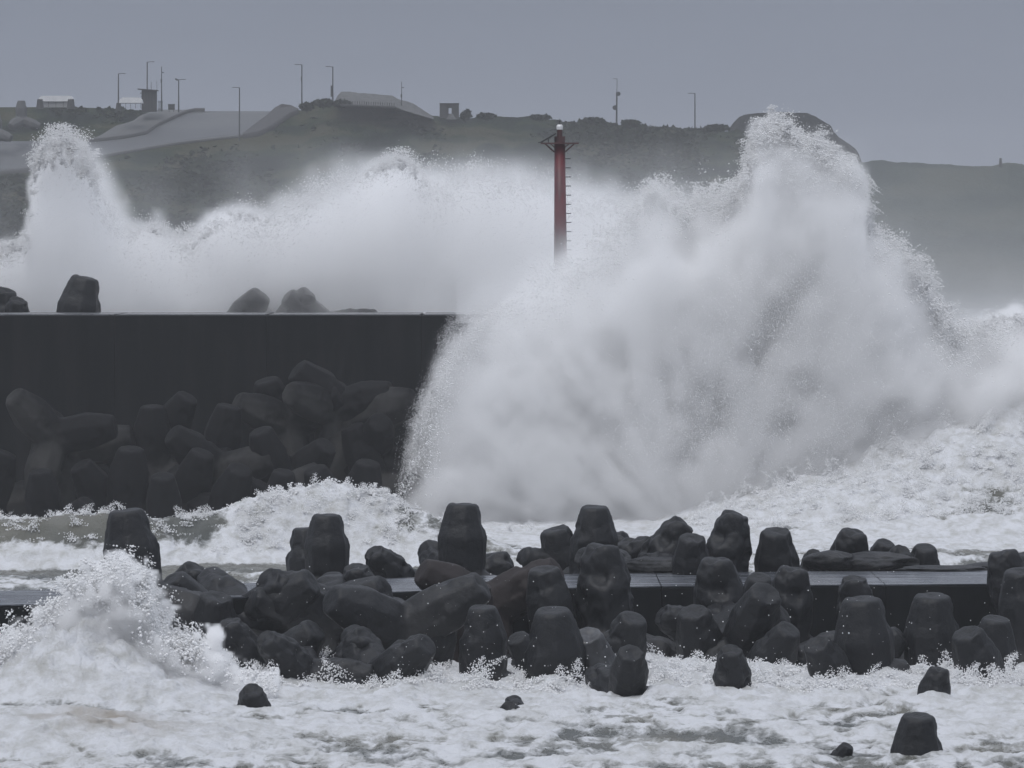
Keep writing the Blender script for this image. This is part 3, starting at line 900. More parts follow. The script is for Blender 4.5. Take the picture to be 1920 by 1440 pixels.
# flat rocks and small boulders behind the slab
def boulder(px, py, D, sx, sy, sz, label, mat='tetra', seed=0):
    bm = bmesh.new()
    bmesh.ops.create_icosphere(bm, subdivisions=4, radius=1.0)
    me = bpy.data.meshes.new('boulder'); bm.to_mesh(me); bm.free()
    n = len(me.vertices); co = np.empty(n * 3, np.float32); me.vertices.foreach_get('co', co); co = co.reshape(-1, 3)
    h = 1 + (fbm(co[:, 0] * 1.3 + seed, co[:, 1] * 1.3, co[:, 2] * 1.3, 5, 0.55, ridged=True) - 0.6) * 0.7
    co = co * h[:, None] * [sx, sy, sz]
    me.vertices.foreach_set('co', co.ravel())
    me.polygons.foreach_set('use_smooth', np.ones(len(me.polygons), bool)); me.update()
    me.materials.append(M[mat])
    o = link('boulder', me); o.location = P(px, py, D)
    tag(o, label, 'rock', 'boulders on the low breakwater')
    return o


boulder(1640, 1056, 202, 1.5, 1.4, 0.34, 'long flat dark rock lying on the slab before the domed tetrapod', seed=3)
boulder(1770, 1068, 200, 1.4, 1.0, 0.14, 'flat rock slab lowest on the wet slab top', seed=8)
boulder(1870, 1066, 204, 1.2, 1.0, 0.2, 'low flat rock at the water edge behind the slab', seed=12)
boulder(1555, 1052, 201, 0.8, 0.8, 0.32, 'small dark rock at the near end of the flat rocks', seed=15)
boulder(1240, 1062, 199, 1.2, 0.9, 0.3, 'grey rounded rock on the slab before the first leaning tetrapod', seed=19)

# ================================================================== RED BEACON
def beacon():
    D = 306.0
    s = D / FPX
    x0 = (1051 - 960) * s
    zt = lambda y: CAMZ - (y - HZ) * s
    t = empty('beacon_tower', (x0, D, zt(560)))
    tag(t, 'slim red beacon pole with lantern and side rungs rising from the spray', 'beacon')
    off = Vector((x0, D, zt(560)))
    W = lambda px, y, dy=0.0: Vector(((px - 1051) * s, dy, zt(y) - off.z))
    m = MB(); m.tube(W(1051.5, 560), W(1049.5, 268), 13 * s, 10 * s, 24); m.build('pole', M['red'], t, True)
    m = MB(); m.tube(W(1049.5, 268), W(1049.5, 256), 10 * s, 10 * s, 20); m.tube(W(1049.5, 256), W(1049.5, 243), 5.2 * s, 5.0 * s, 16); m.build('lantern_base', M['dkred'], t)
    m = MB(); m.tube(W(1049.5, 243), W(1049.5, 237), 5.8 * s, 6.4 * s, 16); m.tube(W(1049.5, 237), W(1049.5, 233.5), 6.4 * s, 4.2 * s, 16)
    ln = m.build('lantern', M['lens'], t, False)
    m = MB()
    m.tube(W(1049.5, 234), W(1049.5, 227), 0.9 * s, 0.7 * s, 6)
    for k in range(6):
        a = k * math.pi / 3
        m.tube(W(1049.5, 228), W(1049.5 + 4.5 * math.cos(a), 226, 4.5 * s * math.sin(a)), 0.6 * s, 0.3 * s, 5)
    m.build('bird_spikes', M['dark'], t)
    m = MB(); m.box(W(1049.5, 269), (71 * s, 40 * s, 2.4 * s)); m.build('platform', M['dkred'], t)
    for sx in (-1, 1):
        for dy in (-0.35, 0.35):
            m = MB(); m.tube(W(1049.5 + sx * 10, 285, dy * 0.6), W(1049.5 + sx * 27, 270, dy), 1.3 * s, 1.3 * s, 6); m.build('bracket', M['dkred'], t)
        m = MB(); m.tube(W(1049.5 + sx * 9, 277), W(1049.5 + sx * 17, 270), 1.0 * s, 1.0 * s, 6); m.build('brace', M['dkred'], t)
    rot = Matrix.Rotation(math.radians(-30), 4, 'Y')
    m = MB(); m.box(W(1028, 259), (34 * s, 26 * s, 2.6 * s), rot); m.build('solar_panel', M['dark'], t)
    m = MB(); m.tube(W(1009, 267), W(1018, 266.5), 1.1 * s, 1.1 * s, 6); m.build('panel_strut', M['steel'], t)
    m = MB(); m.tube(W(1028, 260), W(1028.5, 268), 0.9 * s, 0.9 * s, 6); m.build('panel_strut', M['steel'], t)
    m0 = None
    for k in range(15):
        y = 297.5 + 17.1 * k
        cx = 1061.0 + 0.008 * (y - 297)
        if m0 is None:
            mm = MB(); mm.tube((0, 0, 0), (10.5 * s, 0, 0), 0.85 * s, 0.85 * s, 6)
            mm.tube((10.0 * s, 0, 0), (10.0 * s, 5 * s, 0), 0.85 * s, 0.85 * s, 6)
            mm.tube((0, 5 * s, 0), (10.5 * s, 5 * s, 0), 0.85 * s, 0.85 * s, 6)
            m0 = mm.build('rung', M['dark'], t); o = m0
        else:
            o = m0.copy(); COL.objects.link(o)
        o.location = W(cx - 1.5, y)


beacon()

# ================================================================== THINGS ON THE HEADLAND
HD = 992.0
HS = HD / FPX


def HP(px, py, D=HD):
    return P(px, py, D)


def lamp(px, ytop, ybase, arm, label, box=None, D=HD, cam_box=False):
    s = D / FPX
    t = empty('street_lamp', P(px, ybase + 2, D))
    tag(t, label, 'street lamp', 'street lamps along the headland')
    h = (ybase + 2 - ytop) * s
    m = MB(); m.tube((0, 0, 0), (0, 0, h), 0.13, 0.09, 8); m.build('pole', M['steel'], t)
    m = MB(); m.tube((0, 0, h - 0.05), (arm * 0.6, 0, h + 0.02), 0.06, 0.05, 6); m.build('arm', M['steel'], t)
    m = MB(); m.box((arm * 0.85, 0, h + 0.02), (0.75, 0.3, 0.1), bevel=0.03); m.build('lamp_head', M['steel'], t)
    if box:
        for (dx, y, w, hh) in box:
            m = MB(); m.box((dx, -0.1, (ybase + 2 - y) * s), (w, 0.25, hh), bevel=0.03); m.build('control_box', M['steel'], t)
    if cam_box:
        m = MB(); m.box((-0.35, 0, h), (0.5, 0.3, 0.3), Matrix.Rotation(0.5, 4, 'Y'), 0.04); m.build('camera_housing', M['steel'], t)
    return t


lamp(222, 138, 202, 1, 'street lamp on a short post beside the white roofed shelter')
lamp(276, 116, 207, 1, 'street lamp rising directly behind the dark hut')
lamp(335, 149, 209, 1, 'street lamp with a camera housing at its head near the road crest', cam_box=True)
lamp(449, 164, 262, -1, 'street lamp standing at the seaward kerb of the road', D=975)
lamp(566, 121, 207, -1, 'tall street lamp at the foot of the bushy mound, its small box high up', box=[(-0.05, 148, 0.22, 0.8)])
lamp(624, 125, 194, -1, 'street lamp beside the netted mound with a long box on its post', box=[(-0.22, 171, 0.3, 1.9)])
lamp(1303, 175, 242, -1, 'thin street lamp alone on the ridge near the rock outcrop', D=1010)


def mast():
    D = 1005; s = D / FPX
    t = empty('signal_mast', P(1156, 236, D))
    tag(t, 'slim signal mast with two round dishes on the headland ridge', 'mast')
    h = 88 * s
    m = MB(); m.tube((0, 0, 0), (0.05, 0, 62 * s), 0.17, 0.12, 8); m.tube((0.05, 0, 62 * s), (0.1, 0, h), 0.06, 0.04, 6); m.build('pole', M['steel'], t)
    m = MB(); m.tube((0.1, 0, h), (-0.6, 0, h + 0.05), 0.05, 0.04, 6); m.build('arm', M['steel'], t)
    for dx, y, r in ((0.32, 176, 0.36), (-0.28, 202, 0.42)):
        m = MB(); m.tube((dx, -0.3, (236 - y) * s), (dx, 0.0, (236 - y) * s), r, r * 0.6, 14); m.build('dish', M['steel'], t)
    m = MB(); m.box((0.05, -0.1, 60 * s), (0.3, 0.3, 0.5)); m.build('junction_box', M['steel'], t)


mast()


def post(px, y0, y1, r, label, kind='utility_pole', bracket=False):
    t = empty(kind, HP(px, y1 + 2)); tag(t, label, 'pole')
    h = (y1 + 2 - y0) * HS
    m = MB(); m.tube((0, 0, 0), (0, 0, h), r, r * 0.5, 8); m.build('pole', M['steel'], t)
    if bracket:
        m = MB(); m.box((0.22, 0, h - 1.0), (0.4, 0.1, 0.12)); m.build('bracket', M['steel'], t)
        m = MB(); m.box((-0.03, 0, h - 2.4), (0.26, 0.3, 0.6)); m.build('control_box', M['steel'], t)


post(303, 125, 207, 0.13, 'bare pointed utility pole between the hut and the road', bracket=True)
post(283.5, 154, 207, 0.08, 'short antenna pole just above the hut roof, nearer the street lamp')
post(294, 152, 207, 0.05, 'thin antenna pole at the hut roof end away from the shelter')
post(753, 153, 198, 0.09, 'short camera pole behind the netted mound', bracket=True)


def hut():
    t = empty('hut', HP(279, 209)); tag(t, 'small dark hut with an overhanging flat roof at the road crest', 'hut')
    w, h = 27 * HS, 40 * HS
    m = MB(); m.box((0, 1.0, h / 2), (w, 2.4, h)); m.build('wall', M['hut'], t)
    for k, dx in enumerate((-0.75, -0.3, 0.3, 0.85)):
        m = MB(); m.box((dx, -0.24, h * 0.47), (0.18, 0.09, h * 0.9)); m.build('post', M['bunker'], t)
    m = MB(); m.box((0.55, -0.23, h * 0.42), (0.34, 0.07, h * 0.62)); m.build('door', M['dark'], t)
    m = MB(); m.box((-0.15, 0.8, h + 0.06), (38 * HS, 3.2, 0.14), Matrix.Rotation(math.radians(4), 4, 'Y')); m.build('roof', M['dark'], t)
    m = MB(); m.box((-w / 2 - 0.14, 0.2, h * 0.86), (0.22, 0.5, 0.14)); m.box((-w / 2 - 0.08, 0.2, h * 0.72), (0.14, 0.4, 0.12)); m.build('vent', M['steel'], t)
    t2 = empty('slatted_fence', HP(300, 209)); tag(t2, 'low slatted fence panel beside the dark hut', 'fence')
    sl = None
    for k in range(6):
        if sl is None:
            m = MB(); m.box((0, 0, 0.9), (0.06, 0.05, 1.8)); sl = m.build('slat', M['steel'], t2); o = sl
        else:
            o = sl.copy(); COL.objects.link(o)
        o.location = (-0.25 + 0.13 * k, 0, 0)
    m = MB(); m.box((0.05, 0.06, 1.6), (0.85, 0.04, 0.08)); m.box((0.05, 0.06, 0.4), (0.85, 0.04, 0.08)); m.build('rail', M['steel'], t2)


hut()


def shelter(px0, px1, y0, y1, label, D=985, walls=True):
    s = D / FPX
    w = (px1 - px0) * s; h = (y1 - y0) * s
    t = empty('shelter', P((px0 + px1) / 2, y1, D)); tag(t, label, 'shelter')
    r0 = h * 0.5
    m = MB()
    n = 9
    pts = []
    for k in range(n + 1):
        a = math.pi * 0.5 * k / n
        pts.append((-w / 2 + 0.45 * (1 - math.sin(a)), 0, r0 + (h - r0) * math.sin(a) if k else r0))
    pts = [(-w / 2, -1.5, r0), (-w / 2 + 0.12, -1.5, h * 0.8), (-w / 2 + 0.45, -1.5, h * 0.97), (-w / 2 + 0.8, -1.5, h), (w / 2 - 0.8, -1.5, h), (w / 2 - 0.45, -1.5, h * 0.97), (w / 2 - 0.12, -1.5, h * 0.8), (w / 2, -1.5, r0)]
    m.poly(pts, Vector((0, 3.0, 0))); m.build('roof', M['white'], t)
    m = MB(); m.box((0, -1.46, r0 - 0.04), (w * 0.92, 0.12, 0.1)); m.build('eave', M['steel'], t)
    if walls:
        m = MB(); m.box((0, 0.0, r0 / 2 - 0.08), (w * 0.86, 2.6, r0 - 0.05)); m.build('wall', M['canvas'], t)
    for k in range(5):
        m = MB(); m.box((-w * 0.42 + w * 0.21 * k, -1.42, r0 / 2), (0.07, 0.07, r0)); m.build('post', M['steel'], t)
    return t


shelter(73, 139, 180, 201, 'white round-edged shelter between two dark concrete stubs')
shelter(224, 268, 183, 204, 'white open shelter partly behind the dark hut', walls=False)


def stub(px, label, w=12, y0=186, y1=204, D=975):
    s = D / FPX
    m = MB(); h = (y1 - y0) * s
    m.tube((0, 0, 0), (0, 0, h), w * s * 0.62, w * s * 0.42, 8)
    o = m.build('concrete_stub', M['bunker']); o.location = P(px, y1, D)
    tag(o, label, 'bollard', 'concrete stubs along the headland edge')


stub(75, 'dark concrete stub at the outer end of the white round-edged shelter')
stub(133, 'dark concrete stub at the hut side of the white round-edged shelter', w=13)
stub(222, 'dark concrete stub at the base of the short-post street lamp', w=9, y0=193, y1=208)


def sign():
    t = empty('notice_board', HP(321.5, 209)); tag(t, 'small dark notice board beside the road crest', 'sign')
    m = MB(); m.box((0, 0, 0.75), (12.5 * HS, 0.12, 10 * HS)); m.build('board', M['hut'], t)
    m = MB(); m.box((0, -0.08, 1.2), (13.5 * HS, 0.1, 0.1)); m.build('cap', M['dark'], t)
    for dx in (-0.4, 0.4):
        m = MB(); m.box((dx, -0.1, 0.4), (0.08, 0.08, 0.9)); m.build('post', M['dark'], t)


sign()

# monument tetrapods on the grass
mono = TM[0].copy(); mono.materials.clear(); mono.materials.append(M['tetra_dry'])
for px, py, D, H, yaw, lab in ((40, 189, 972, 4.9, 28, 'pale dry tetrapod displayed upright on the headland grass'), (-6, 214, 968, 4.6, 0, 'pale dry tetrapod cut by the frame edge beside the upright one')):
    o = link('tetrapod', mono)
    o.location = P(px, py, D) - Vector((0, 0, 0.665 * H)); o.scale = (H, H, H); o.rotation_euler = (0, 0, math.radians(yaw))
    tag(o, lab, 'tetrapod', 'display tetrapods on the headland')


def mound():
    top = [(628, 190), (633, 180), (640, 173), (655, 173), (700, 177), (735, 180), (748, 187), (760, 190), (775, 195), (792, 206), (806, 215), (815, 220)]
    cs = np.arange(628, 815, 2.5); tt = np.linspace(0, 1, 26)
    A, T = np.meshgrid(cs, tt)
    D = 984 + 26 * T
    bot = np.interp(A, [628, 740, 760, 815], [196, 200, 208, 224])
    y = bot + (prof(top, A) - bot) * np.minimum(1, T * 1.35)
    x = (A - 960) * D / FPX; z = CAMZ - (y - HZ) * D / FPX
    z = z + 0.35 * (fbm(x * 0.8, z * 0.8 + D * .3, 3.0, 4, ridged=True) - 0.6) * (T > 0.02)
    me = mesh_np('netted_mound', np.stack([x, D, z], -1).reshape(-1, 3), grid_faces(26, len(cs)), M['net'])
    tag(link('netted_mound', me), 'pale flat-topped mound under netting behind a dark fence', 'mound')
    t = empty('fence', P(700, 200, 980)); tag(t, 'low dark picket fence at the foot of the netted mound', 'fence')
    pk = None
    for k in range(24):
        px = 640 + k * 4.3
        if pk is None:
            m = MB(); m.box((0, 0, 0.45), (0.13, 0.1, 1.0)); pk = m.build('picket', M['dark'], t); o = pk
        else:
            o = pk.copy(); COL.objects.link(o)
        o.location = P(px, 199 + (px - 640) * 0.045, 980) - P(700, 200, 980)
    m = MB(); m.tube(P(638, 197.5, 980) - P(700, 200, 980) + Vector((0, .1, 0)), P(742, 201.5, 980) - P(700, 200, 980) + Vector((0, .1, 0)), 0.22, 0.22, 6); m.build('rail', M['dark'], t)


mound()


def bunker():
    D = 995; s = D / FPX
    t = empty('bunker', P(842.5, 222, D)); tag(t, 'square ruined concrete bunker with a window slot on the ridge', 'bunker')
    w, h = 36 * s, 27 * s
    m = MB()
    m.box((-w * 0.27, 0, h / 2), (w * 0.46, 2.5, h)); m.box((w * 0.31, 0, h / 2), (w * 0.38, 2.5, h))
    m.build('wall', M['bunker'], t)
    m = MB(); m.box((w * 0.04, 0, h * 0.86), (w * 0.16, 2.44, h * 0.28)); m.build('lintel', M['bunker'], t)
    m = MB(); m.box((w * 0.04, 0, h * 0.16), (w * 0.16, 2.44, h * 0.32)); m.build('sill', M['tetra_dry'], t)
    m = MB(); m.box((0, 0, h + 0.06), (w * 1.03, 2.7, 0.12)); m.build('roof', M['bunker'], t)
    m = MB(); m.tube((w * 0.1, -1.8, -0.2), (w * 0.1, -1.8, 0.75), 0.95, 0.25, 9); o = m.build('rubble_heap', M['tetra_dry'])
    o.location = t.location; tag(o, 'small pale rubble heap in front of the ruined bunker', 'rubble')
    D2 = 1500; m = MB(); m.tube((0, 0, 0), (0, 0, 2.4), 0.5, 0.3, 8); o = m.build('cairn', M['rock']); o.location = P(1876, 314, D2)
    tag(o, 'tiny stone cairn on the skyline of the far headland', 'cairn')


bunker()


def shrub(px, py, w, h, label, D=985, n=900, seed=0):
    r = np.random.default_rng(seed + 50)
    s = D / FPX
    W_, H_ = w * s, h * s
    c = r.normal(size=(n, 3)); c /= np.linalg.norm(c, axis=1)[:, None]
    c *= r.random((n, 1)) ** 0.4
    lob = 0.75 + 0.5 * fbm(c[:, 0] * 2 + seed, c[:, 1] * 2, c[:, 2] * 2, 3)
    c = c * lob[:, None] * [W_ / 2, W_ / 3, H_ / 2] + [0, 0, H_ / 2]
    d = r.normal(size=(n, 3)) * 0.16; e = r.normal(size=(n, 3)) * 0.16
    v = np.stack([c - d, c + e, c + d, c - e], 1).reshape(-1, 3)
    q = np.arange(4 * n).reshape(-1, 4)
    t = empty('shrub', P(px, py, D)); tag(t, label, 'shrub')
    link('foliage', mesh_np('foliage', v, q, M['leaf'], False), t)
    m = MB(); m.tube((0, 0, -0.5), (0, 0, H_ * 0.5), 0.1, 0.05, 5); m.build('stem', M['dark'], t)
    t['group'] = 'shrubs on the headland'


for i, a in enumerate([(575, 207, 26, 14, 'low shrub at the foot of the tall street lamp'), (607, 200, 40, 14, 'wide dark shrub beside the netted mound'),
                       (640, 200, 34, 12, 'dark shrub under the outer corner of the netted mound'), (873, 223, 20, 12, 'round shrub beside the ruined bunker'), (877, 216, 8, 9, 'small upright shrub tip above the round one by the bunker'),
                       (912, 222, 34, 9, 'low ragged shrub on the ridge beyond the bunker'), (352, 275, 22, 8, 'small dark shrub on the seaward kerb of the road'),
                       (1012, 224, 40, 8, 'flat ragged shrub on the ridge behind the beacon'), (1112, 230, 42, 9, 'ragged shrub on the ridge before the signal mast'),
                       (1182, 234, 34, 8, 'ragged shrub on the ridge beyond the signal mast'), (1345, 246, 50, 12, 'dark shrub against the foot of the rock outcrop')]):
    shrub(*a, seed=i)

# ================================================================== SPRAY
def cloud(name, ref, half, x0, x1, y0, y1, n, env, mat, rad, warp=22.0, wscale=0.5, soft=14.0, bias=0.0, clump=0.0, seed=1, bottom=None, deep=400.0):
    """Scatter N drops through a spray body: ENV gives the top edge (pixel row) over frame columns at reference distance REF, the body being 2*HALF metres deep."""
    r = np.random.default_rng(seed)
    px = r.uniform(x0, x1, n).astype(np.float32); py = r.uniform(y0, y1, n).astype(np.float32)
    dy = np.clip(r.normal(size=n) * 0.5, -1, 1).astype(np.float32) * half
    s = ref / FPX
    X, Zw = (px - 960) * s, CAMZ - (py - HZ) * s
    wx = (fbm(X * wscale + 5, dy * 0.15, Zw * wscale, 4, 0.6) - 0.5) * 3.2 * warp
    wy = (fbm(X * wscale, dy * 0.15 + 40, Zw * wscale + 9, 4, 0.6) - 0.5) * 7 * warp
    top = prof(env, px + wx)
    sf = prof(env, px, 2) if len(env[0]) > 2 else soft
    h = (py + wy - top)                                  # pixels below the edge
    dens = smooth(-sf, sf, h + bias) ** 1.3
    dens = dens * np.exp(-np.maximum(h, 0) / deep)
    if clump:
        c = fbm(X * 2.6, dy * 0.5, Zw * 2.6 + 3, 4, 0.65, ridged=True)
        e = np.exp(-np.maximum(h, 0) / 60.0)
        dens = dens * (1 - clump * e + clump * e * smooth(0.55, 0.78, c) * 1.6)
    keep = r.random(n) < dens
    if bottom is not None:
        keep &= Zw > bottom
    X, Zw, dy = X[keep], Zw[keep], dy[keep]
    rr = rad[0] + (rad[1] - rad[0]) * r.random(len(X)) ** 3
    return droplets(name, np.stack([X, ref + dy, Zw], -1), rr, M[mat])


E_BACK = [(-200, 478, 16), (0, 474, 14), (40, 460, 12), (60, 445, 10), (68, 330, 8), (76, 295, 10), (90, 280, 10), (105, 270, 9), (118, 261, 9), (133, 268, 10), (148, 280, 14), (163, 292, 34), (180, 330, 50), (196, 362, 60), (216, 400, 50), (240, 430, 26), (258, 438, 20), (285, 440, 12),
          (305, 436, 12), (325, 450, 14), (350, 472, 14), (375, 458, 12), (400, 430, 14), (430, 412, 16), (460, 408, 18), (490, 424, 30), (520, 415, 40), (560, 395, 45), (600, 370, 45), (640, 350, 40), (680, 330, 26), (715, 312, 14),
          (745, 305, 10), (775, 320, 12), (800, 340, 26), (850, 352, 40), (900, 350, 45), (960, 350, 45), (1010, 360, 45), (1050, 372, 50), (1100, 385, 55), (1150, 398, 50), (1200, 410, 40), (1250, 425, 40), (1300, 440, 40), (1400, 470, 40), (1700, 700, 40), (2100, 760, 40)]
E_BURST = [(690, 1200, 8), (745, 975, 8), (758, 930, 10), (775, 880, 26), (800, 800, 40), (826, 735, 50), (850, 700, 55), (880, 650, 45), (925, 608, 20), (960, 592, 14), (1000, 570, 40), (1050, 550, 60), (1100, 500, 60), (1150, 450, 40), (1200, 400, 26),
           (1230, 372, 16), (1262, 400, 16), (1285, 420, 12), (1305, 385, 10), (1340, 385, 16), (1380, 375, 20), (1400, 330, 20), (1410, 276, 14), (1425, 254, 12), (1455, 240, 12), (1480, 249, 12), (1500, 273, 14), (1540, 285, 16), (1570, 305, 12),
           (1600, 335, 9), (1614, 366, 8), (1622, 440, 12), (1655, 472, 14), (1700, 506, 12), (1735, 550, 9), (1752, 600, 9), (1775, 630, 8), (1800, 628, 12), (1850, 616, 9), (1880, 606, 7), (1920, 602, 7), (2150, 590, 8)]


def fog(name, ref, half, px0, px1, py0, py1, sp, env, k, warp, wscale, tail=0.0, tail_h=60.0, widen=1.6, seed=0.0, holes=0.0, mat='mist', floor=0.0, fade=2.0, rnd=120, bsc=0.35, polar=None):
    s = ref / FPX
    x0, x1 = (px0 - 960) * s, (px1 - 960) * s
    z1, z0 = CAMZ - (py0 - HZ) * s, CAMZ - (py1 - HZ) * s
    nx, ny, nz = int((x1 - x0) / sp) + 1, int(2 * half / sp) + 1, int((z1 - z0) / sp) + 1
    xs = (x0 + sp * np.arange(nx, dtype=np.float32))[:, None, None]
    ys = (-half + sp * np.arange(ny, dtype=np.float32))[None, :, None]
    zs = (z0 + sp * np.arange(nz, dtype=np.float32))[None, None, :]
    wx = (fbm(xs * wscale + 5 + seed, ys * wscale * 0.6, zs * wscale, 4, 0.6) - 0.5) * 3.2 * warp
    wy = (fbm(xs * wscale + seed, ys * wscale * 0.6 + 40, zs * wscale + 9, 4, 0.6) - 0.5) * 7 * warp
    pxx, pyy = xs / s + 960, HZ - (zs - CAMZ) / s
    q = np.clip(pxx + wx, -5000, 5000)
    top = prof(env, q); sf = prof(env, q, 2) * widen
    h = pyy + wy - top
    # bodies are rounded: the edge drops away towards the front and back
    h = h - rnd * (np.abs(ys) / half) ** 3
    d = smooth(-sf, sf * 1.2, h)
    b = fbm(xs * bsc + seed, ys * bsc, zs * bsc + 3, 5, 0.62)
    if polar:
        ax_, az_ = (pxx - polar[0]) * s, (polar[1] - pyy) * s
        an, rd = np.arctan2(az_, ax_), np.sqrt(ax_ ** 2 + az_ ** 2)
        b = 0.6 * b + 0.4 * fbm(an * 9.0 + 0.08 * rd, rd * 0.16, ys * 0.25 + 2, 5, 0.62)
    d = d * (1 - holes + holes * smooth(0.38, 0.60, b) * 1.6)
    d = d * smooth(0, 0.25, 1 - np.abs(ys) / half)
    if tail:
        d = d + tail * np.exp(np.minimum(h, 0) / tail_h) * smooth(0.25, 0.7, b) * smooth(0, 0.3, 1 - np.abs(ys) / half)
    ex = smooth(0, 3, (zs - z0)) if floor else 1.0
    d = d * ex * smooth(0, fade, z1 - zs)
    d[d < 0.004] = 0
    return volume(name, x0, ref - half, z0, sp, k * d, M[mat])


def jets(name, ref, half, env, n_jets, x0, x1, cx, cy, lmin, lmax, drops, rad, spread, seed, up=0.5, inset=25):
    """Torn ropes and fans of water flung outwards from the edge of a spray body."""
    r = np.random.default_rng(seed)
    s = ref / FPX
    A, B = [], []
    for _ in range(n_jets):
        px = r.uniform(x0, x1)
        py = float(prof(env, px)) + r.uniform(-8, inset)
        d = np.array([px - cx, py - cy]); d /= np.linalg.norm(d)
        d = d * (1 - up) + np.array([0, -1.0]) * up + r.normal(size=2) * 0.28
        d /= np.linalg.norm(d)
        Ln = lmin + (lmax - lmin) * r.random() ** 2.2
        k = int(drops * (0.35 + Ln / lmax) * r.uniform(0.4, 1.4))
        t = r.random(k) ** 1.7
        # bunch the drops along the rope
        t = t + 0.05 * np.sin(t * r.uniform(12, 40) + r.uniform(0, 6))
        w = spread * (0.25 + t) * r.uniform(0.5, 1.3)
        side = r.normal(size=k) * w + 0.10 * Ln * np.sin(t * r.uniform(1, 4) + r.uniform(0, 6))
        X_ = px + d[0] * Ln * t - d[1] * side
        Y_ = py + d[1] * Ln * t + d[0] * side + 0.22 * Ln * t * t
        dd = r.uniform(-half, half) * 0.7 + r.normal(size=k) * 0.12
        A.append(np.stack([(X_ - 960) * s, ref + dd, CAMZ - (Y_ - HZ) * s], -1))
        B.append(rad[0] + (rad[1] - rad[0]) * r.random(k) ** 3 * (1.1 - 0.5 * np.clip(t, 0, 1)))
    return droplets(name, np.concatenate(A), np.concatenate(B), M['drops'])


def JETS():
    jets('spray_jets', 293, 5, E_BURST, 420, 1380, 1800, 1400, 900, 12, 56, 650, (0.010, 0.036), 7.0, 61, 0.3, 60)
    jets('spray_jets', 293, 5, E_BURST, 160, 1395, 1540, 1440, 700, 12, 46, 700, (0.010, 0.036), 9.0, 62, 0.45, 110)
    jets('spray_jets', 293, 5, E_BURST, 90, 1180, 1400, 1400, 900, 12, 60, 420, (0.010, 0.032), 7.0, 63, 0.6, 20)
    jets('spray_jets', 293, 5, E_BURST, 130, 750, 930, 1250, 800, 14, 60, 420, (0.007, 0.018), 16.0, 64, 0.1, 50)
    jets('spray_jets', 293, 5, E_BURST, 80, 1790, 2000, 1500, 1000, 8, 26, 360, (0.010, 0.034), 4.0, 65, 0.6, 12)
    jets('spray_jets', 318, 5, E_BACK, 150, 58, 180, 130, 600, 10, 50, 420, (0.010, 0.034), 5.0, 66, 0.5, 50)
    jets('spray_jets', 318, 5, E_BACK, 110, -60, 62, 60, 700, 8, 30, 220, (0.010, 0.030), 4.0, 67, 0.6, 14)
    jets('spray_jets', 318, 5, E_BACK, 60, 290, 520, 400, 800, 6, 26, 220, (0.009, 0.026), 5.0, 68, 0.6, 10)
    jets('spray_jets', 318, 5, E_BACK, 60, 690, 800, 745, 600, 8, 44, 260, (0.009, 0.028), 6.0, 69, 0.5, 12)


if True:
    fog('spray_mist', 323, 8.8, -150, 1500, 235, 600, 0.26, E_BACK, 0.55, 20, 0.3, tail=0.06, tail_h=85, holes=0.5, bsc=0.42)
    fog('spray_mist', 294.5, 8.5, 700, 2080, 200, 985, 0.26, E_BURST, 1.1, 24, 0.3, tail=0.02, tail_h=90, seed=9.0, holes=0.70, bsc=0.6, polar=(1330, 1060))
    fog('spray_mist', 470, 100, 480, 2160, 230, 655, 1.6, [(0, 640, 40), (900, 600, 40), (1300, 560, 40), (2200, 600, 40)], 0.014, 30, 0.02, tail=0.8, tail_h=115, seed=4.0, bsc=0.03, rnd=0)
    cloud('spray_droplets', 292, 5, 715, 985, 560, 985, 900000, [(650, 1100, 60), (735, 960, 50), (760, 850, 60), (790, 760, 60), (825, 700, 60), (860, 630, 50), (905, 590, 30), (1000, 575, 30)], 'drops', (0.005, 0.015), warp=22, wscale=0.6, clump=0.6, seed=44, deep=90, bias=-10)
    fog('spray_mist', 301.0, 3.4, 860, 1300, 240, 600, 0.2, [(800, 640, 30), (900, 560, 40), (1000, 530, 60), (1100, 515, 60), (1200, 500, 50), (1400, 480, 40)], 0.8, 10, 0.3, tail=0.30, tail_h=52, seed=2.0)
    cloud('spray_droplets', 318, 5, -120, 1450, 230, 600, 700000, E_BACK, 'drops', (0.010, 0.034), warp=20, wscale=0.5, clump=0.95, seed=3, deep=22, bias=16)
    cloud('spray_droplets', 292, 6, 700, 2080, 190, 975, 1700000, E_BURST, 'drops', (0.010, 0.04), warp=28, wscale=0.5, clump=0.95, seed=4, deep=26, bias=20)
    JETS()

# splash thrown up at the near end of the slab, and the crest of the channel wave
E_NEAR = [(-250, 1180, 12), (-60, 1200, 14), (0, 1232, 14), (45, 1215, 12), (90, 1180, 10), (125, 1130, 10), (150, 1100, 8), (200, 1086, 8), (240, 1082, 10), (275, 1110, 14), (290, 1160, 14), (315, 1205, 10), (345, 1225, 6), (372, 1222, 6), (395, 1228, 8), (440, 1262, 8), (520, 1300, 8)]
E_CHAN = [(180, 1040, 6), (250, 1010, 6), (330, 1020, 6), (400, 1000, 8), (440, 975, 8), (480, 955, 7), (505, 940, 5), (530, 940, 5), (560, 928, 4), (590, 924, 4), (625, 924, 5), (650, 934, 4), (680, 932, 4), (705, 928, 5), (730, 936, 5), (750, 958, 5), (775, 980, 5), (830, 1000, 6), (900, 1020, 6)]
fog('spray_mist', 172.5, 2.4, -250, 520, 1030, 1340, 0.09, [(a_, b_ - 16, c_) for a_, b_, c_ in E_NEAR], 6.0, 26, 1.5, holes=0.9, seed=3.0, widen=0.7, fade=0.2, rnd=50, bsc=1.5)
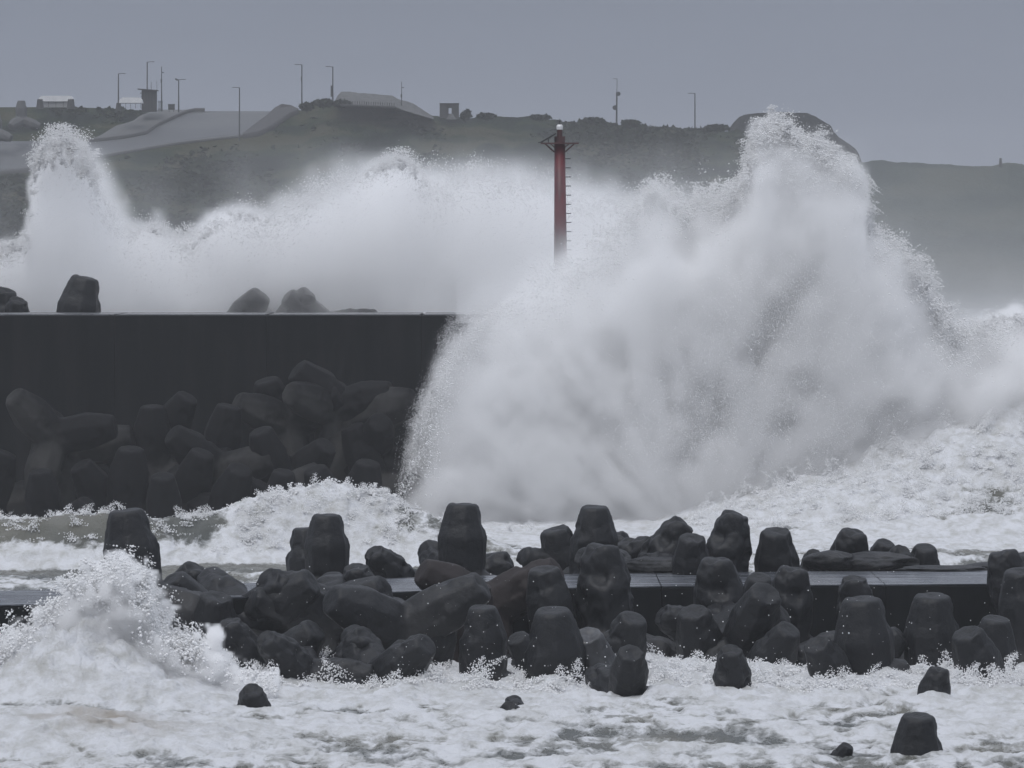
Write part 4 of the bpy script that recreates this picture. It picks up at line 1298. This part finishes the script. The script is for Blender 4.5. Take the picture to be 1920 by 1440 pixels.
cloud('spray_droplets', 172, 2.2, -200, 520, 1040, 1320, 110000, E_NEAR, 'drops', (0.006, 0.045), warp=30, wscale=1.1, clump=1.0, seed=14, deep=22, bias=16)
jets('spray_jets', 172, 2, E_NEAR, 420, 60, 360, 190, 1330, 10, 84, 110, (0.008, 0.050), 9.0, 71, 0.4, 60)
jets('spray_jets', 172, 2, E_NEAR, 110, -60, 80, 60, 1330, 8, 42, 120, (0.010, 0.05), 7.0, 72, 0.5, 40)
jets('spray_jets', 172, 2, E_NEAR, 90, 330, 520, 300, 1400, 6, 34, 130, (0.008, 0.04), 4.0, 73, 0.5, 14)
jets('spray_jets', 250, 2, E_CHAN, 260, 440, 770, 600, 1100, 5, 26, 190, (0.010, 0.045), 3.0, 74, 0.55, 16)
fog('spray_mist', 250.5, 2.2, 200, 900, 900, 1080, 0.14, E_CHAN, 1.6, 9, 0.9, holes=0.7, seed=5.0, widen=1.2, fade=0.2, rnd=30)
cloud('spray_droplets', 250, 2.0, 180, 900, 890, 1070, 300000, E_CHAN, 'drops', (0.008, 0.036), warp=14, wscale=1.0, clump=0.8, seed=15, deep=60, bias=5)


def spatter(name, n, seed, x0, x1, y0, y1, D0, D1, r0, r1, falloff):
    r = np.random.default_rng(seed)
    px = r.uniform(x0, x1, n); u = r.random(n) ** falloff
    D = r.uniform(D0, D1, n)
    x = (px - 960) * D / FPX
    keep = fbm(x * 0.7, D * 0.3, u, 3) > 0.42
    py = y1 + (y0 - y1) * u
    z = CAMZ - (py - HZ) * D / FPX
    droplets(name, np.stack([x, D, z], -1)[keep], (r0 + (r1 - r0) * r.random(n) ** 3)[keep], M['drops'])


spatter('flying_droplets', 340, 21, 300, 960, 1050, 1270, 168, 174, 0.004, 0.017, 1.9)
spatter('flying_droplets', 220, 22, 960, 1900, 1050, 1250, 168, 174, 0.007, 0.02, 1.6)


def fringe(name, n_src, seed, x0, x1, D0, D1, zb, hgt, per):
    """Short jets of drops leaping off the water where it slaps against the blocks."""
    r = np.random.default_rng(seed)
    P_, R_ = [], []
    for _ in range(n_src):
        px, D = r.uniform(x0, x1), r.uniform(D0, D1)
        z0 = float(sea_relief(np.array([[px]]), np.array([[D]]))[0][0, 0])
        h = hgt * r.random() ** 2.2 + 0.06
        vx = r.normal() * 0.35
        k = int(per * (0.4 + h / hgt))
        t = r.random(k) ** 1.5
        xx = (px - 960) * D / FPX + vx * t * h * 1.6 + r.normal(size=k) * (0.16 * (1 - t) + 0.03)
        zz = z0 - 0.05 + h * (1.6 * t - 0.6 * t * t) + r.normal(size=k) * 0.03
        P_.append(np.stack([xx, D + r.normal(size=k) * 0.1, zz], -1)); R_.append((0.022 * (1 - t) + 0.009) * r.uniform(0.5, 1.2, k))
    droplets(name, np.concatenate(P_), np.concatenate(R_), M['drops'])


fringe('leaping_droplets', 420, 31, 380, 1980, 174, 180.5, 0, 0.7, 150)
fringe('leaping_droplets', 120, 32, 0, 1000, 280, 287, 0, 0.7, 110)
fringe('leaping_droplets', 160, 33, -20, 900, 246, 250, 0, 0.6, 120)
fringe('leaping_droplets', 500, 34, 1300, 1980, 275, 296, 0, 1.3, 160)


def grit():
    """Coarse greenish water torn up inside the burst."""
    r = np.random.default_rng(77)
    n = 900000
    px = r.uniform(1120, 1850, n); py = r.uniform(440, 960, n)
    D = 287.5 + r.random(n) * 8
    s = 294.5 / FPX
    x, z = (px - 960) * s, CAMZ - (py - HZ) * s
    u = (px - 1460 + (py - 480) * 0.10) / (70 + (py - 470) * 0.42)
    core = np.exp(-u ** 2) * smooth(455, 540, py) * (1 - smooth(760, 960, py))
    nz = smooth(0.58, 0.72, fbm(x * 0.8, D * 0.2, z * 0.6, 5, 0.65, ridged=True))
    keep = r.random(n) < core * (0.01 + 0.9 * nz)
    pts = np.stack([x, D, z], -1)[keep]
    k = len(pts)
    g = r.random(k) < 0.6
    droplets('churned_water_droplets', pts[g], (0.010 + 0.026 * r.random(k) ** 2)[g], M['drops_green'])
    droplets('spray_droplets', pts[~g], (0.009 + 0.022 * r.random(k) ** 2)[~g], M['drops'])


grit()

# ------------------------------------------------------------------ sea haze
hb = MB(); hb.box((0, 1090, 29.5), (1200, 2400, 65))
hz_m = vol_mat('sea_haze', 0.00022, (0.97, 0.98, 1.0))
hz_o = hb.build('haze', hz_m)
tag(hz_o, kind='stuff')
